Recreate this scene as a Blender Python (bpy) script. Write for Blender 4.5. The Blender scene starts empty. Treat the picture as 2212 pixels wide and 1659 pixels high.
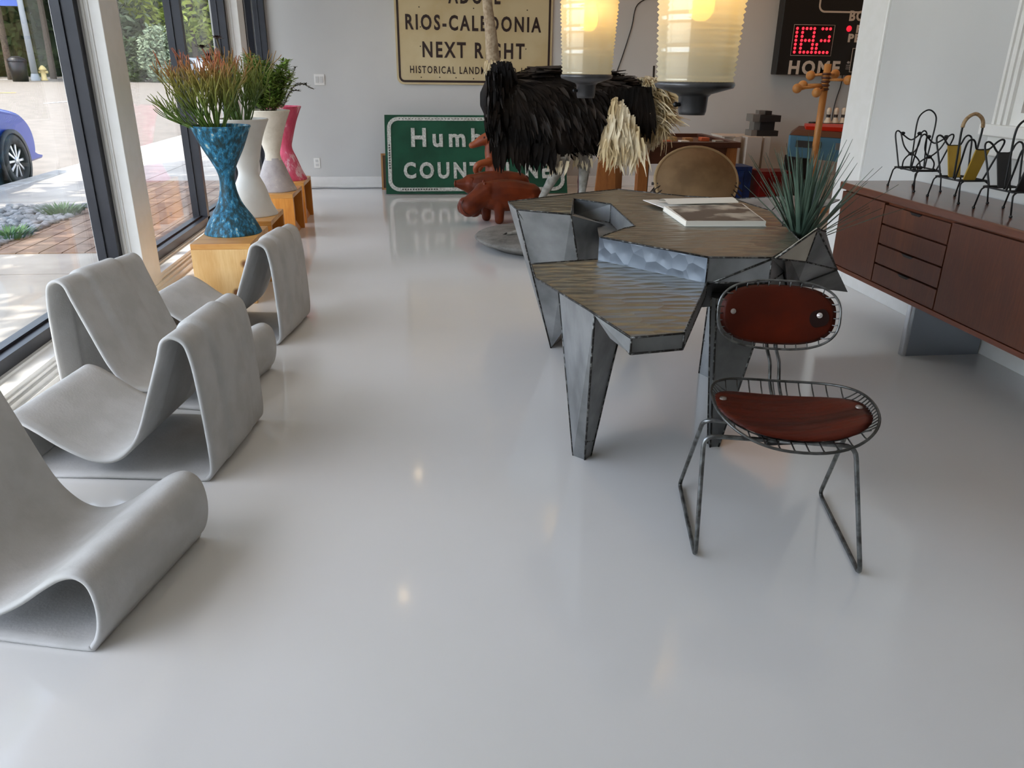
import bpy, bmesh, math, random
from mathutils import Vector, Matrix, noise as mnoise
from mathutils.geometry import tessellate_polygon
R = math.radians
PI = math.pi
S = bpy.context.scene
COL = S.collection
rnd = random.Random(7)

# ------------------------------------------------------------------ camera
IW, IH, F = 2212, 1659, 1674.0
CAMH = 1.35
def _basis():
    d = Vector((1060 - IW/2, 4950 - IH/2, F)).normalized()       # straight down, seen by the lens
    y = Vector((912 - IW/2, 147 - IH/2, F)); y = (y - d*y.dot(d)).normalized()
    z = -d
    return y.cross(z), y, z
BX, BY, BZ = _basis()
def _ray(px, py):
    v = Vector((px - IW/2, py - IH/2, F))
    return Vector((BX.dot(v), BY.dot(v), BZ.dot(v)))
EYE = Vector((0, 0, CAMH))
def zat(px, py, z=0.0):        # point of the plane of height z under a pixel
    r = _ray(px, py); return EYE + r*((z - CAMH)/r.z)
def yat(px, py, y):
    r = _ray(px, py); return EYE + r*(y/r.y)
def xat(px, py, x):
    r = _ray(px, py); return EYE + r*(x/r.x)
cam = bpy.data.cameras.new('camera')
cam.sensor_width = 36; cam.sensor_fit = 'HORIZONTAL'; cam.lens = 36*F/IW
cam.clip_start = 0.05; cam.clip_end = 400
camo = bpy.data.objects.new('camera', cam); COL.objects.link(camo)
M3 = Matrix((BX, BY, BZ)) @ Matrix(((1, 0, 0), (0, -1, 0), (0, 0, -1)))
camo.matrix_world = Matrix.Translation(EYE) @ M3.to_4x4()
S.camera = camo

# ------------------------------------------------------------------ sky, sun, exposure
S.view_settings.view_transform = 'Standard'; S.view_settings.look = 'None'
S.view_settings.exposure = 0.0; S.view_settings.gamma = 1.0; S.view_settings.use_curve_mapping = False
SUN = Vector((-0.50, -0.25, 1.0)).normalized()
w = bpy.data.worlds.new('sky'); S.world = w; w.use_nodes = True
nt = w.node_tree; nt.nodes.clear()
sky = nt.nodes.new('ShaderNodeTexSky'); sky.sky_type = 'NISHITA'; sky.sun_disc = False
sky.sun_elevation = math.asin(SUN.z); sky.sun_rotation = math.atan2(SUN.x, SUN.y)
bg = nt.nodes.new('ShaderNodeBackground'); bg.inputs[1].default_value = 1.05
wo = nt.nodes.new('ShaderNodeOutputWorld')
hs = nt.nodes.new('ShaderNodeHueSaturation'); hs.inputs['Saturation'].default_value = .58; nt.links.new(sky.outputs[0], hs.inputs['Color']); nt.links.new(hs.outputs[0], bg.inputs[0]); nt.links.new(bg.outputs[0], wo.inputs[0])
def lamp(name, kind, energy, loc, color=(1, 1, 1), **kw):
    l = bpy.data.lights.new(name, kind); l.energy = energy; l.color = color
    for k, v in kw.items(): setattr(l, k, v)
    o = bpy.data.objects.new(name, l); COL.objects.link(o); o.location = loc
    return o
sun = lamp('sun', 'SUN', 5.6, (0, 0, 10), (1, .95, .88), angle=R(0.53))
sun.rotation_euler = SUN.to_track_quat('Z', 'Y').to_euler()
CEIL = 3.5
S.cycles.use_denoising = True
S.cycles.max_bounces = 8; S.cycles.diffuse_bounces = 4; S.cycles.glossy_bounces = 4
S.cycles.transparent_max_bounces = 12; S.cycles.transmission_bounces = 4
S.cycles.sample_clamp_indirect = 6.0
S.cycles.caustics_reflective = False; S.cycles.caustics_refractive = False

# ------------------------------------------------------------------ materials
def srgb(r, g, b):
    f = lambda c: (c/255/12.92) if c/255 <= .04045 else ((c/255 + .055)/1.055)**2.4
    return (f(r), f(g), f(b))
def _new(name):
    m = bpy.data.materials.new(name); m.use_nodes = True
    n = m.node_tree.nodes; p = n['Principled BSDF']
    return m, m.node_tree, n, p, m.node_tree.links
def mat(name, c, rough=.5, metal=0.0, c2=None, ns=8.0, nd=4.0, lo=.4, hi=.6, bump=0.0, bs=40.0, spec=.5, coat=0.0,
        stretch=None, rvar=0.0, sheen=0.0, emit=None, es=0.0, bdist=.004):
    """principled surface; c2 adds a noise blend between two colours, bump a fine noise relief"""
    m, t, n, p, L = _new(name)
    p.inputs['Base Color'].default_value = (*c, 1); p.inputs['Roughness'].default_value = rough
    p.inputs['Metallic'].default_value = metal; p.inputs['Specular IOR Level'].default_value = spec
    p.inputs['Coat Weight'].default_value = coat; p.inputs['Coat Roughness'].default_value = .08
    if emit:
        p.inputs['Emission Color'].default_value = (*emit, 1); p.inputs['Emission Strength'].default_value = es
    tc = n.new('ShaderNodeTexCoord'); mp = n.new('ShaderNodeMapping')
    L.new(tc.outputs['Object'], mp.inputs['Vector'])
    if stretch: mp.inputs['Scale'].default_value = stretch
    if c2 is not None:
        no = n.new('ShaderNodeTexNoise'); no.inputs['Scale'].default_value = ns; no.inputs['Detail'].default_value = nd
        L.new(mp.outputs[0], no.inputs['Vector'])
        cr = n.new('ShaderNodeValToRGB'); cr.color_ramp.elements[0].position = lo; cr.color_ramp.elements[1].position = hi
        cr.color_ramp.elements[0].color = (*c, 1); cr.color_ramp.elements[1].color = (*c2, 1)
        L.new(no.outputs['Fac'], cr.inputs['Fac']); L.new(cr.outputs[0], p.inputs['Base Color'])
        if rvar:
            mr = n.new('ShaderNodeMapRange'); mr.inputs['To Min'].default_value = rough - rvar; mr.inputs['To Max'].default_value = rough + rvar
            L.new(no.outputs['Fac'], mr.inputs['Value']); L.new(mr.outputs[0], p.inputs['Roughness'])
    if bump:
        nb = n.new('ShaderNodeTexNoise'); nb.inputs['Scale'].default_value = bs; nb.inputs['Detail'].default_value = 5
        L.new(mp.outputs[0], nb.inputs['Vector'])
        b = n.new('ShaderNodeBump'); b.inputs['Strength'].default_value = bump; b.inputs['Distance'].default_value = bdist
        L.new(nb.outputs['Fac'], b.inputs['Height']); L.new(b.outputs[0], p.inputs['Normal'])
    return m
def wood(name, c, c2, scale=6.0, axis='Z', rough=.45, knots=False, ring=14.0, coat=0.0):
    m, t, n, p, L = _new(name)
    tc = n.new('ShaderNodeTexCoord'); mp = n.new('ShaderNodeMapping'); L.new(tc.outputs['Object'], mp.inputs['Vector'])
    k = {'X': (.12, 1, 1), 'Y': (1, .12, 1), 'Z': (1, 1, .12)}[axis]
    mp.inputs['Scale'].default_value = tuple(q*scale for q in k)
    no = n.new('ShaderNodeTexNoise'); no.inputs['Scale'].default_value = 1.3; no.inputs['Detail'].default_value = 3; no.inputs['Distortion'].default_value = .6
    L.new(mp.outputs[0], no.inputs['Vector'])
    mu = n.new('ShaderNodeMath'); mu.operation = 'MULTIPLY'; mu.inputs[1].default_value = ring; L.new(no.outputs['Fac'], mu.inputs[0])
    si = n.new('ShaderNodeMath'); si.operation = 'SINE'; L.new(mu.outputs[0], si.inputs[0])
    fn = n.new('ShaderNodeTexNoise'); fn.inputs['Scale'].default_value = 22; fn.inputs['Detail'].default_value = 4; L.new(mp.outputs[0], fn.inputs['Vector'])
    ad = n.new('ShaderNodeMath'); ad.operation = 'MULTIPLY_ADD'; ad.inputs[1].default_value = .3; L.new(si.outputs[0], ad.inputs[0]); L.new(fn.outputs['Fac'], ad.inputs[2])
    cr = n.new('ShaderNodeValToRGB'); cr.color_ramp.elements[0].position = .15; cr.color_ramp.elements[1].position = .85
    cr.color_ramp.elements[0].color = (*c, 1); cr.color_ramp.elements[1].color = (*c2, 1)
    L.new(ad.outputs[0], cr.inputs['Fac'])
    out = cr.outputs[0]
    if knots:
        vo = n.new('ShaderNodeTexVoronoi'); vo.inputs['Scale'].default_value = 5.5; L.new(tc.outputs['Object'], vo.inputs['Vector'])
        kr = n.new('ShaderNodeValToRGB'); kr.color_ramp.elements[0].position = .10; kr.color_ramp.elements[1].position = .19
        kr.color_ramp.elements[0].color = (0, 0, 0, 1); kr.color_ramp.elements[1].color = (1, 1, 1, 1)
        L.new(vo.outputs['Distance'], kr.inputs['Fac'])
        mx = n.new('ShaderNodeMix'); mx.data_type = 'RGBA'; L.new(kr.outputs[0], mx.inputs['Factor'])
        mx.inputs[6].default_value = (.16, .06, .015, 1); L.new(out, mx.inputs[7]); out = mx.outputs[2]
    L.new(out, p.inputs['Base Color'])
    p.inputs['Roughness'].default_value = rough; p.inputs['Coat Weight'].default_value = coat; p.inputs['Coat Roughness'].default_value = .15
    return m
def layered(name, cols, scale, rough, bump=.3, stretch=None, spec=.5):
    """weathered paint: noise through a many-stop ramp; cols = [(pos, rgb), ...]"""
    m, t, n, p, L = _new(name)
    tc = n.new('ShaderNodeTexCoord'); mp = n.new('ShaderNodeMapping'); L.new(tc.outputs['Object'], mp.inputs['Vector'])
    if stretch: mp.inputs['Scale'].default_value = stretch
    a = n.new('ShaderNodeTexNoise'); a.inputs['Scale'].default_value = scale; a.inputs['Detail'].default_value = 9; a.inputs['Roughness'].default_value = .68
    L.new(mp.outputs[0], a.inputs['Vector'])
    cr = n.new('ShaderNodeValToRGB'); e = cr.color_ramp.elements
    e[0].position, e[0].color = cols[0][0], (*cols[0][1], 1)
    e[1].position, e[1].color = cols[-1][0], (*cols[-1][1], 1)
    for pos, c in cols[1:-1]:
        q = e.new(pos); q.color = (*c, 1)
    L.new(a.outputs['Fac'], cr.inputs['Fac']); L.new(cr.outputs[0], p.inputs['Base Color'])
    b = n.new('ShaderNodeBump'); b.inputs['Strength'].default_value = bump; b.inputs['Distance'].default_value = .006
    L.new(a.outputs['Fac'], b.inputs['Height']); L.new(b.outputs[0], p.inputs['Normal'])
    p.inputs['Roughness'].default_value = rough; p.inputs['Specular IOR Level'].default_value = spec
    return m
def zinc(name, c, c2, rough, dents=None, stretch=(1, 1, 1), strength=.5, dist=.01, ns=5.0, metal=.7):
    m, t, n, p, L = _new(name)
    tc = n.new('ShaderNodeTexCoord'); mp = n.new('ShaderNodeMapping'); L.new(tc.outputs['Object'], mp.inputs['Vector'])
    no = n.new('ShaderNodeTexNoise'); no.inputs['Scale'].default_value = ns; no.inputs['Detail'].default_value = 5; L.new(mp.outputs[0], no.inputs['Vector'])
    cr = n.new('ShaderNodeValToRGB'); cr.color_ramp.elements[0].position = .35; cr.color_ramp.elements[1].position = .68
    cr.color_ramp.elements[0].color = (*c, 1); cr.color_ramp.elements[1].color = (*c2, 1)
    L.new(no.outputs['Fac'], cr.inputs['Fac']); L.new(cr.outputs[0], p.inputs['Base Color'])
    p.inputs['Metallic'].default_value = metal; p.inputs['Roughness'].default_value = rough
    b = n.new('ShaderNodeBump'); b.inputs['Strength'].default_value = strength; b.inputs['Distance'].default_value = dist
    if dents:
        m2 = n.new('ShaderNodeMapping'); m2.inputs['Scale'].default_value = stretch; L.new(tc.outputs['Object'], m2.inputs['Vector'])
        vo = n.new('ShaderNodeTexVoronoi'); vo.inputs['Scale'].default_value = dents; vo.inputs['Randomness'].default_value = .75
        L.new(m2.outputs[0], vo.inputs['Vector'])
        L.new(vo.outputs['Distance'], b.inputs['Height'])
    else:
        L.new(no.outputs['Fac'], b.inputs['Height'])
    L.new(b.outputs[0], p.inputs['Normal'])
    return m
def glass(name, tint=(.97, .972, .965), refl=1.0):
    m, t, n, p, L = _new(name); n.remove(p)
    o = n['Material Output']; tr = n.new('ShaderNodeBsdfTransparent'); tr.inputs[0].default_value = (*tint, 1)
    gl = n.new('ShaderNodeBsdfGlossy'); gl.inputs['Roughness'].default_value = 0.0
    lw = n.new('ShaderNodeLayerWeight'); lw.inputs['Blend'].default_value = .5
    pw = n.new('ShaderNodeMath'); pw.operation = 'POWER'; pw.inputs[1].default_value = 5.0; L.new(lw.outputs['Facing'], pw.inputs[0])
    mu = n.new('ShaderNodeMath'); mu.operation = 'MULTIPLY_ADD'; mu.inputs[1].default_value = .9*refl; mu.inputs[2].default_value = .035*refl; L.new(pw.outputs[0], mu.inputs[0])
    mx = n.new('ShaderNodeMixShader'); L.new(mu.outputs[0], mx.inputs[0]); L.new(tr.outputs[0], mx.inputs[1]); L.new(gl.outputs[0], mx.inputs[2])
    L.new(mx.outputs[0], o.inputs[0])
    return m

WHITE = mat('white_wall_paint', srgb(199, 199, 197), .55, c2=srgb(196, 196, 194), ns=1.5, bump=.05, bs=90, bdist=.002)
TRIMW = mat('white_trim_paint', srgb(230, 229, 226), .4, c2=srgb(227, 226, 222), ns=14)
CEILM = mat('ceiling_paint', srgb(225, 224, 220), .8)
FLOORM = mat('glossy_epoxy_floor', srgb(221, 220, 218), .10, c2=srgb(219, 218, 215), ns=1.2, bump=.015, bs=2.2, spec=.5, coat=.35, bdist=.02)
ALU = mat('dark_anodised_aluminium', srgb(44, 46, 54), .38, .35, c2=srgb(38, 40, 48), ns=5)
BLACKM = mat('black_paint_metal', srgb(22, 22, 24), .42, .3)
GLASS = glass('window_glass')
CONC = mat('grey_fibre_cement', srgb(188, 187, 185), .82, c2=srgb(179, 178, 175), ns=9, nd=8, bump=.35, bs=120, spec=.25, bdist=.002)
STEEL = mat('worn_galvanised_wire', srgb(128, 130, 130), .38, .85, c2=srgb(84, 84, 82), ns=30)
WIREB = mat('dark_steel_wire', srgb(96, 97, 96), .4, .85, c2=srgb(70, 70, 68), ns=25)
BLKW = mat('black_wire_rod', srgb(16, 16, 18), .45, .2)

# ------------------------------------------------------------------ mesh builder
ORG = {}
class MB:
    def __init__(s): s.v = []; s.f = []; s.mi = []; s.sm = []
    def add(s, vs, fs, mi=0, smooth=False):
        b = len(s.v); s.v += [Vector(q) for q in vs]
        for f in fs: s.f.append([b + i for i in f]); s.mi.append(mi); s.sm.append(smooth)
        return s
    def box(s, a, b, mi=0):
        (x0, y0, z0), (x1, y1, z1) = a, b
        vs = [(x0, y0, z0), (x1, y0, z0), (x1, y1, z0), (x0, y1, z0), (x0, y0, z1), (x1, y0, z1), (x1, y1, z1), (x0, y1, z1)]
        return s.add(vs, [(0, 3, 2, 1), (4, 5, 6, 7), (0, 1, 5, 4), (1, 2, 6, 5), (2, 3, 7, 6), (3, 0, 4, 7)], mi)
    def prism(s, poly, z0, z1, mi=0, mi_side=None):
        """poly = list of (x, y); z0, z1 numbers"""
        n = len(poly); vs = [(x, y, z0) for x, y in poly] + [(x, y, z1) for x, y in poly]
        area = sum(poly[i][0]*poly[(i+1) % n][1] - poly[(i+1) % n][0]*poly[i][1] for i in range(n))
        tri = tessellate_polygon([[Vector((x, y, 0)) for x, y in poly]])
        fs = []
        for t in tri:
            a, b, c = t
            k = (poly[b][0]-poly[a][0])*(poly[c][1]-poly[a][1]) - (poly[c][0]-poly[a][0])*(poly[b][1]-poly[a][1])
            t = (a, b, c) if k > 0 else (a, c, b)
            fs.append(tuple(n + i for i in t)); fs.append(tuple(reversed(t)))
        s.add(vs, fs, mi)
        sd = []
        for i in range(n):
            j = (i+1) % n
            sd.append((i, j, n+j, n+i) if area > 0 else (j, i, n+i, n+j))
        b = len(s.v) - 2*n
        for f in sd: s.f.append([b + i for i in f]); s.mi.append(mi if mi_side is None else mi_side); s.sm.append(False)
        return s
    def prism2(s, top, bot, z0, z1, mi=0, mi_side=0):
        """a slab whose lower outline differs from its upper one"""
        t = MB().prism(top, z0, z1, mi, mi_side); n = len(top)
        for i in range(n): t.v[i] = Vector((bot[i][0], bot[i][1], z0))
        s.add(t.v, t.f); s.mi[-len(t.f):] = t.mi; return s
    def tube(s, pts, r, n=8, closed=False, mi=0, cap=True):
        pts = [Vector(p) for p in pts]; m = len(pts)
        rs = r if isinstance(r, (list, tuple)) else [r]*m
        T = []
        for i in range(m):
            a = pts[(i-1) % m] if (closed or i > 0) else pts[i]
            b = pts[(i+1) % m] if (closed or i < m-1) else pts[i]
            t = (b - a); T.append(t.normalized() if t.length > 1e-9 else Vector((0, 0, 1)))
        up = Vector((0, 0, 1)) if abs(T[0].z) < .9 else Vector((1, 0, 0))
        nrm = (up - T[0]*up.dot(T[0])).normalized()
        vs = []
        for i in range(m):
            nrm = (nrm - T[i]*nrm.dot(T[i]))
            nrm = nrm.normalized() if nrm.length > 1e-6 else T[i].orthogonal().normalized()
            bn = T[i].cross(nrm)
            for k in range(n):
                a = 2*PI*k/n; vs.append(pts[i] + (nrm*math.cos(a) + bn*math.sin(a))*rs[i])
        fs = []
        for i in range(m if closed else m-1):
            j = (i+1) % m
            for k in range(n):
                l = (k+1) % n; fs.append((i*n+k, i*n+l, j*n+l, j*n+k))
        if not closed and cap:
            fs.append(tuple(reversed(range(n)))); fs.append(tuple((m-1)*n+k for k in range(n)))
        return s.add(vs, fs, mi, True)
    def lathe(s, prof, c=(0, 0, 0), n=40, mi=0, ax='Z', smooth=True):
        """prof = [(r, z), ...] bottom to top; r = 0 closes to a point"""
        c = Vector(c); vs = []; idx = []
        for r, z in prof:
            if r < 1e-6: idx.append([len(vs)]); vs.append((0, 0, z))
            else:
                idx.append(list(range(len(vs), len(vs)+n)))
                vs += [(r*math.cos(2*PI*k/n), r*math.sin(2*PI*k/n), z) for k in range(n)]
        fs = []
        for a, b in zip(idx, idx[1:]):
            for k in range(n):
                l = (k+1) % n
                q = [a[k % len(a)], a[l % len(a)], b[l % len(b)], b[k % len(b)]]
                u = []
                for e in q:
                    if e not in u: u.append(e)
                if len(u) > 2: fs.append(tuple(u))
        if ax == 'X': vs = [(z, x, y) for x, y, z in vs]
        if ax == 'Y': vs = [(y, z, x) for x, y, z in vs]
        return s.add([Vector(q) + c for q in vs], fs, mi, smooth)
    def ball(s, c, r, n=16, mi=0, sc=(1, 1, 1)):
        m = max(5, n//2); c = Vector(c)
        prof = [(math.sin(PI*i/m), -math.cos(PI*i/m)) for i in range(m+1)]
        prof[0] = (0, -1); prof[-1] = (0, 1)
        t = MB().lathe(prof, n=n)
        return s.add([c + Vector((v.x*r*sc[0], v.y*r*sc[1], v.z*r*sc[2])) for v in t.v], t.f, mi, True)
    def hull(s, pts, mi=0):
        bm = bmesh.new()
        for p in pts: bm.verts.new(Vector(p))
        bmesh.ops.convex_hull(bm, input=list(bm.verts))
        for v in [v for v in bm.verts if not v.link_faces]: bm.verts.remove(v)
        bmesh.ops.recalc_face_normals(bm, faces=list(bm.faces))
        bm.verts.index_update()
        s.add([v.co.copy() for v in bm.verts], [[v.index for v in f.verts] for f in bm.faces], mi); bm.free()
        return s
    def grid(s, rows, mi=0, smooth=True, closed_u=False):
        """rows = list of equal-length point lists"""
        m, n = len(rows), len(rows[0]); vs = [q for r in rows for q in r]; fs = []
        for i in range(m if closed_u else m-1):
            for k in range(n-1):
                j = (i+1) % m; fs.append((i*n+k, i*n+k+1, j*n+k+1, j*n+k))
        return s.add(vs, fs, mi, smooth)
    def blade(s, base, d, up, length, w, bend=0.0, seg=3, mi=0, wave=0.0):
        """a thin leaf or feather from base along d, bending towards -up"""
        d = Vector(d).normalized(); up = Vector(up); up = up - d*up.dot(d)
        up = up.normalized() if up.length > 1e-4 else d.orthogonal().normalized()
        sd = d.cross(up); vs = []; p = Vector(base); base = p.copy()
        for i in range(seg+1):
            t = i/seg; c = base + d*(length*t) - up*(bend*length*t*t) + sd*(wave*length*math.sin(t*5))
            ww = w*(1 - .15*(1-t))*(1.0 if t < .6 else max(0.12, 1-(t-.6)/.4*.95))
            vs += [c - sd*ww*.5 + up*w*.12, c + up*0, c + sd*ww*.5 + up*w*.12]
        fs = []
        for i in range(seg):
            fs += [(3*i, 3*i+1, 3*i+4, 3*i+3), (3*i+1, 3*i+2, 3*i+5, 3*i+4)]
        return s.add(vs, fs, mi, True)
    def xform(s, M):
        s.v = [M @ v for v in s.v]; return s
    def mesh(s, name, mats, org=(0, 0, 0)):
        org = Vector(org); me = bpy.data.meshes.new(name)
        me.from_pydata([tuple(v - org) for v in s.v], [], s.f)
        mats = mats if isinstance(mats, (list, tuple)) else [mats]
        for q in mats: me.materials.append(q)
        me.polygons.foreach_set('material_index', [min(i, len(mats)-1) for i in s.mi])
        me.polygons.foreach_set('use_smooth', s.sm)
        me.validate(); me.update(); return me
    def build(s, name, mats, parent=None, loc=None, fix=True, bev=0.0):
        """one mesh object; parts get the origin of their thing"""
        org = ORG.get(parent.name, Vector((0, 0, 0))) if parent else Vector(loc if loc is not None else (0, 0, 0))
        me = s.mesh(name, mats, org)
        if fix or bev:
            bm = bmesh.new(); bm.from_mesh(me)
            if fix: bmesh.ops.recalc_face_normals(bm, faces=list(bm.faces))
            bm.to_mesh(me); bm.free()
        o = bpy.data.objects.new(name, me); COL.objects.link(o)
        if bev:
            md = o.modifiers.new('edge', 'BEVEL'); md.width = bev; md.segments = 2; md.limit_method = 'ANGLE'; md.angle_limit = R(40)
        if parent: o.parent = parent; ORG[o.name] = org
        else: o.location = org; ORG[o.name] = org
        return o
def tag(o, label=None, cat=None, group=None, kind=None):
    if label: o['label'] = label
    if cat: o['category'] = cat
    if group: o['group'] = group
    if kind: o['kind'] = kind
    return o
def thing(name, loc, label, cat, group=None):
    o = bpy.data.objects.new(name, None); COL.objects.link(o); o.location = loc; o.empty_display_size = .1
    ORG[o.name] = Vector(loc)
    return tag(o, label, cat, group)
def struct(o): o['kind'] = 'structure'; return o
def dup(root, loc, rotz=0.0, label=None, group=None):
    r = root.copy(); COL.objects.link(r); r.location = loc; r.rotation_euler = (0, 0, rotz)
    if label: r['label'] = label
    if group: r['group'] = group
    def rec(a, b):
        for ch in list(a.children):
            c = ch.copy(); COL.objects.link(c); c.parent = b; rec(ch, c)
    rec(root, r)
    return r
def spline(pts, n=8, closed=False):
    """Catmull-Rom through the points"""
    P = [Vector(p) for p in pts]; m = len(P); out = []
    for i in range(m if closed else m-1):
        g = lambda k: P[k % m] if closed else P[max(0, min(m-1, k))]
        a, b, c, d = g(i-1), g(i), g(i+1), g(i+2)
        for k in range(n):
            t = k/n
            out.append(.5*((2*b) + (c-a)*t + (2*a-5*b+4*c-d)*t*t + (3*b-a-3*c+d)*t**3))
    if not closed: out.append(P[-1].copy())
    return out
def text_mb(body, size, sx=1.0, depth=.003, bold=0.0, space=1.0, mono=None):
    """lettering as a mesh lying in XZ, facing -Y; origin at its left baseline"""
    cu = bpy.data.curves.new('lettering', 'FONT'); cu.body = body; cu.size = size; cu.extrude = depth/2; cu.offset = bold
    cu.space_character = space; cu.resolution_u = 3
    o = bpy.data.objects.new('lettering', cu); COL.objects.link(o)
    bpy.context.view_layer.update()
    me = bpy.data.meshes.new_from_object(o.evaluated_get(bpy.context.evaluated_depsgraph_get()))
    m = MB()
    m.add([Vector((v.co.x*sx, -v.co.z, v.co.y)) for v in me.vertices], [list(p.vertices) for p in me.polygons])
    bpy.data.objects.remove(o); bpy.data.curves.remove(cu); bpy.data.meshes.remove(me)
    return m
def fit_text(body, x0, x1, z0, h, y, depth=.004, bold=0.0, space=1.0):
    """lettering fitted between x0..x1 with cap height h on baseline z0"""
    m = text_mb(body, 1.0, 1.0, .004, bold/h if h else 0, space)
    xs = [v.x for v in m.v]; zs = [v.z for v in m.v]
    t = text_mb('H', 1.0); ch = max(v.z for v in t.v)
    kx = (x1-x0)/(max(xs)-min(xs)); kz = h/ch; mx = min(xs)
    m.v = [Vector((x0 + (v.x-mx)*kx, y + v.y/.004*depth*1.0, z0 + v.z*kz)) for v in m.v]
    return m
def words(mb, body, mats, parent):
    """each word of a line of lettering becomes a part"""
    n = len(body.split()); par = list(range(len(mb.v)))
    def fd(i):
        while par[i] != i: par[i] = par[par[i]]; i = par[i]
        return i
    for f in mb.f:
        for k in f[1:]: par[fd(k)] = fd(f[0])
    rng = {}
    for i, v in enumerate(mb.v):
        a, b = rng.get(fd(i), (1e9, -1e9)); rng[fd(i)] = (min(a, v.x), max(b, v.x))
    iv = []
    for a, b in sorted(rng.values()):
        if iv and a <= iv[-1][1]: iv[-1][1] = max(iv[-1][1], b)
        else: iv.append([a, b])
    gaps = sorted(range(len(iv)-1), key=lambda i: iv[i][1]-iv[i+1][0])[:n-1]
    cuts = sorted((iv[i][1]+iv[i+1][0])/2 for i in gaps)
    for w_ in range(n):
        lo = cuts[w_-1] if w_ else -1e9; hi = cuts[w_] if w_ < n-1 else 1e9
        o = MB(); o.v = list(mb.v)
        for f, m_, s_ in zip(mb.f, mb.mi, mb.sm):
            if lo < mb.v[f[0]].x < hi: o.f.append(f); o.mi.append(m_); o.sm.append(s_)
        used = sorted({i for f in o.f for i in f}); mp = {j: i for i, j in enumerate(used)}
        o.v = [o.v[j] for j in used]; o.f = [[mp[i] for i in f] for f in o.f]
        o.build('lettering', mats, parent)
def blob(name, chains, mats, parent=None, loc=None, voxel=.012, smooth=6, color=None):
    """one continuous body grown from tapering chains of (x, y, z, r); the pieces are fused into a single skin"""
    m = MB()
    for ch in chains:
        if len(ch) == 1:
            x, y, z, r = ch[0][:4]; sc = ch[0][4] if len(ch[0]) > 4 else (1, 1, 1)
            m.ball((x, y, z), r, 20, sc=sc); continue
        P = spline([Vector(c[:3]) for c in ch], 5); rs = [q.x for q in spline([Vector((c[3], 0, 0)) for c in ch], 5)]
        m.tube(P, rs, 14); m.ball(P[0], rs[0], 14); m.ball(P[-1], rs[-1], 14)
    org = ORG.get(parent.name, Vector((0, 0, 0))) if parent else Vector(loc or (0, 0, 0))
    o = m.build(name, mats, parent, loc)
    md = o.modifiers.new('fuse', 'REMESH'); md.mode = 'VOXEL'; md.voxel_size = voxel; md.use_smooth_shade = True
    ms = o.modifiers.new('relax', 'SMOOTH'); ms.iterations = smooth; ms.factor = .5
    bpy.context.view_layer.update()
    me = bpy.data.meshes.new_from_object(o.evaluated_get(bpy.context.evaluated_depsgraph_get()))
    o.modifiers.clear(); o.data = me
    for p in me.polygons: p.use_smooth = True
    if len(me.materials) == 0:
        for q in (mats if isinstance(mats, (list, tuple)) else [mats]): me.materials.append(q)
    return o

# ------------------------------------------------------------------ ceiling fill and alcove light
lamp('ceiling_fill', 'AREA', 27, (0.56, 2.1, CEIL-.03), (1, .96, .88), shape='RECTANGLE', size=4.56, size_y=12.5)  # unseen soft fill added across the ceiling to brighten the room
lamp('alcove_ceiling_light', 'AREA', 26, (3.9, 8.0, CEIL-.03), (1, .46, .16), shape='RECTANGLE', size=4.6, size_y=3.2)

# ------------------------------------------------------------------ the room
YB, XR, XL = 9.75, 2.86, -1.73          # back wall, right wall, face of the window ledge
YF, XRR = -4.2, 6.6
struct(MB().box((XL-.25, YF-.1, -.12), (XRR+.1, YB+.15, 0)).build('floor', FLOORM))
struct(MB().box((XL-.3, YF-.1, CEIL), (XRR+.1, YB+.15, CEIL+.15)).build('ceiling', CEILM))
struct(MB().box((XL-.3, YB, 0), (XRR+.1, YB+.15, CEIL)).build('wall_back', WHITE))
struct(MB().box((XL-.3, YF-.15, 0), (XRR+.1, YF, CEIL)).build('wall_front', WHITE))
struct(MB().box((XRR, YF, 0), (XRR+.15, YB, CEIL)).build('wall_alcove', WHITE))
# right wall with its window opening, and the casing at its free end
WY0, WY1, WZ0, WZ1 = 2.35, 3.72, 1.12, 2.5
rw = MB()
rw.box((XR, YF, 0), (XR+.16, WY0, CEIL)); rw.box((XR, WY1, 0), (XR+.16, 4.98, CEIL))
rw.box((XR, WY0, 0), (XR+.16, WY1, WZ0)); rw.box((XR, WY0, WZ1), (XR+.16, WY1, CEIL))
struct(rw.build('wall_right', WHITE))
struct(MB().box((XR-.015, 4.98, 0), (XR+.17, 5.30, CEIL)).build('trim_1', TRIMW, bev=.012))
# right window: casing, stool, apron, pane
wr = struct(MB().box((XR-.004, WY0, WZ0), (XR+.11, WY0+.06, WZ1)).box((XR-.004, WY1-.06, WZ0), (XR+.11, WY1, WZ1))
            .box((XR-.004, WY0+.06, WZ0), (XR+.11, WY1-.06, WZ0+.06)).box((XR-.004, WY0+.06, WZ1-.06), (XR+.11, WY1-.06, WZ1)).build('window_5', TRIMW, loc=(XR, 3, WZ0)))
cs = MB()
for a, b in ((WY1, WY1+.10), (WY0-.10, WY0)):
    cs.box((XR-.022, a, WZ0), (XR+.02, b, WZ1+.1)); cs.box((XR-.034, a+.025, WZ0), (XR-.02, a+.04, WZ1+.1)); cs.box((XR-.034, b-.03, WZ0), (XR-.02, b-.012, WZ1+.1))
cs.box((XR-.022, WY0-.1, WZ1), (XR+.02, WY1+.1, WZ1+.1))
cs.build('casing', TRIMW, wr)
MB().box((XR-.06, WY0-.14, WZ0-.055), (XR+.06, WY1+.14, WZ0)).box((XR-.03, WY0-.1, WZ0-.15), (XR+.01, WY1+.1, WZ0-.055)).build('stool_and_apron', TRIMW, wr, bev=.006)
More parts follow.
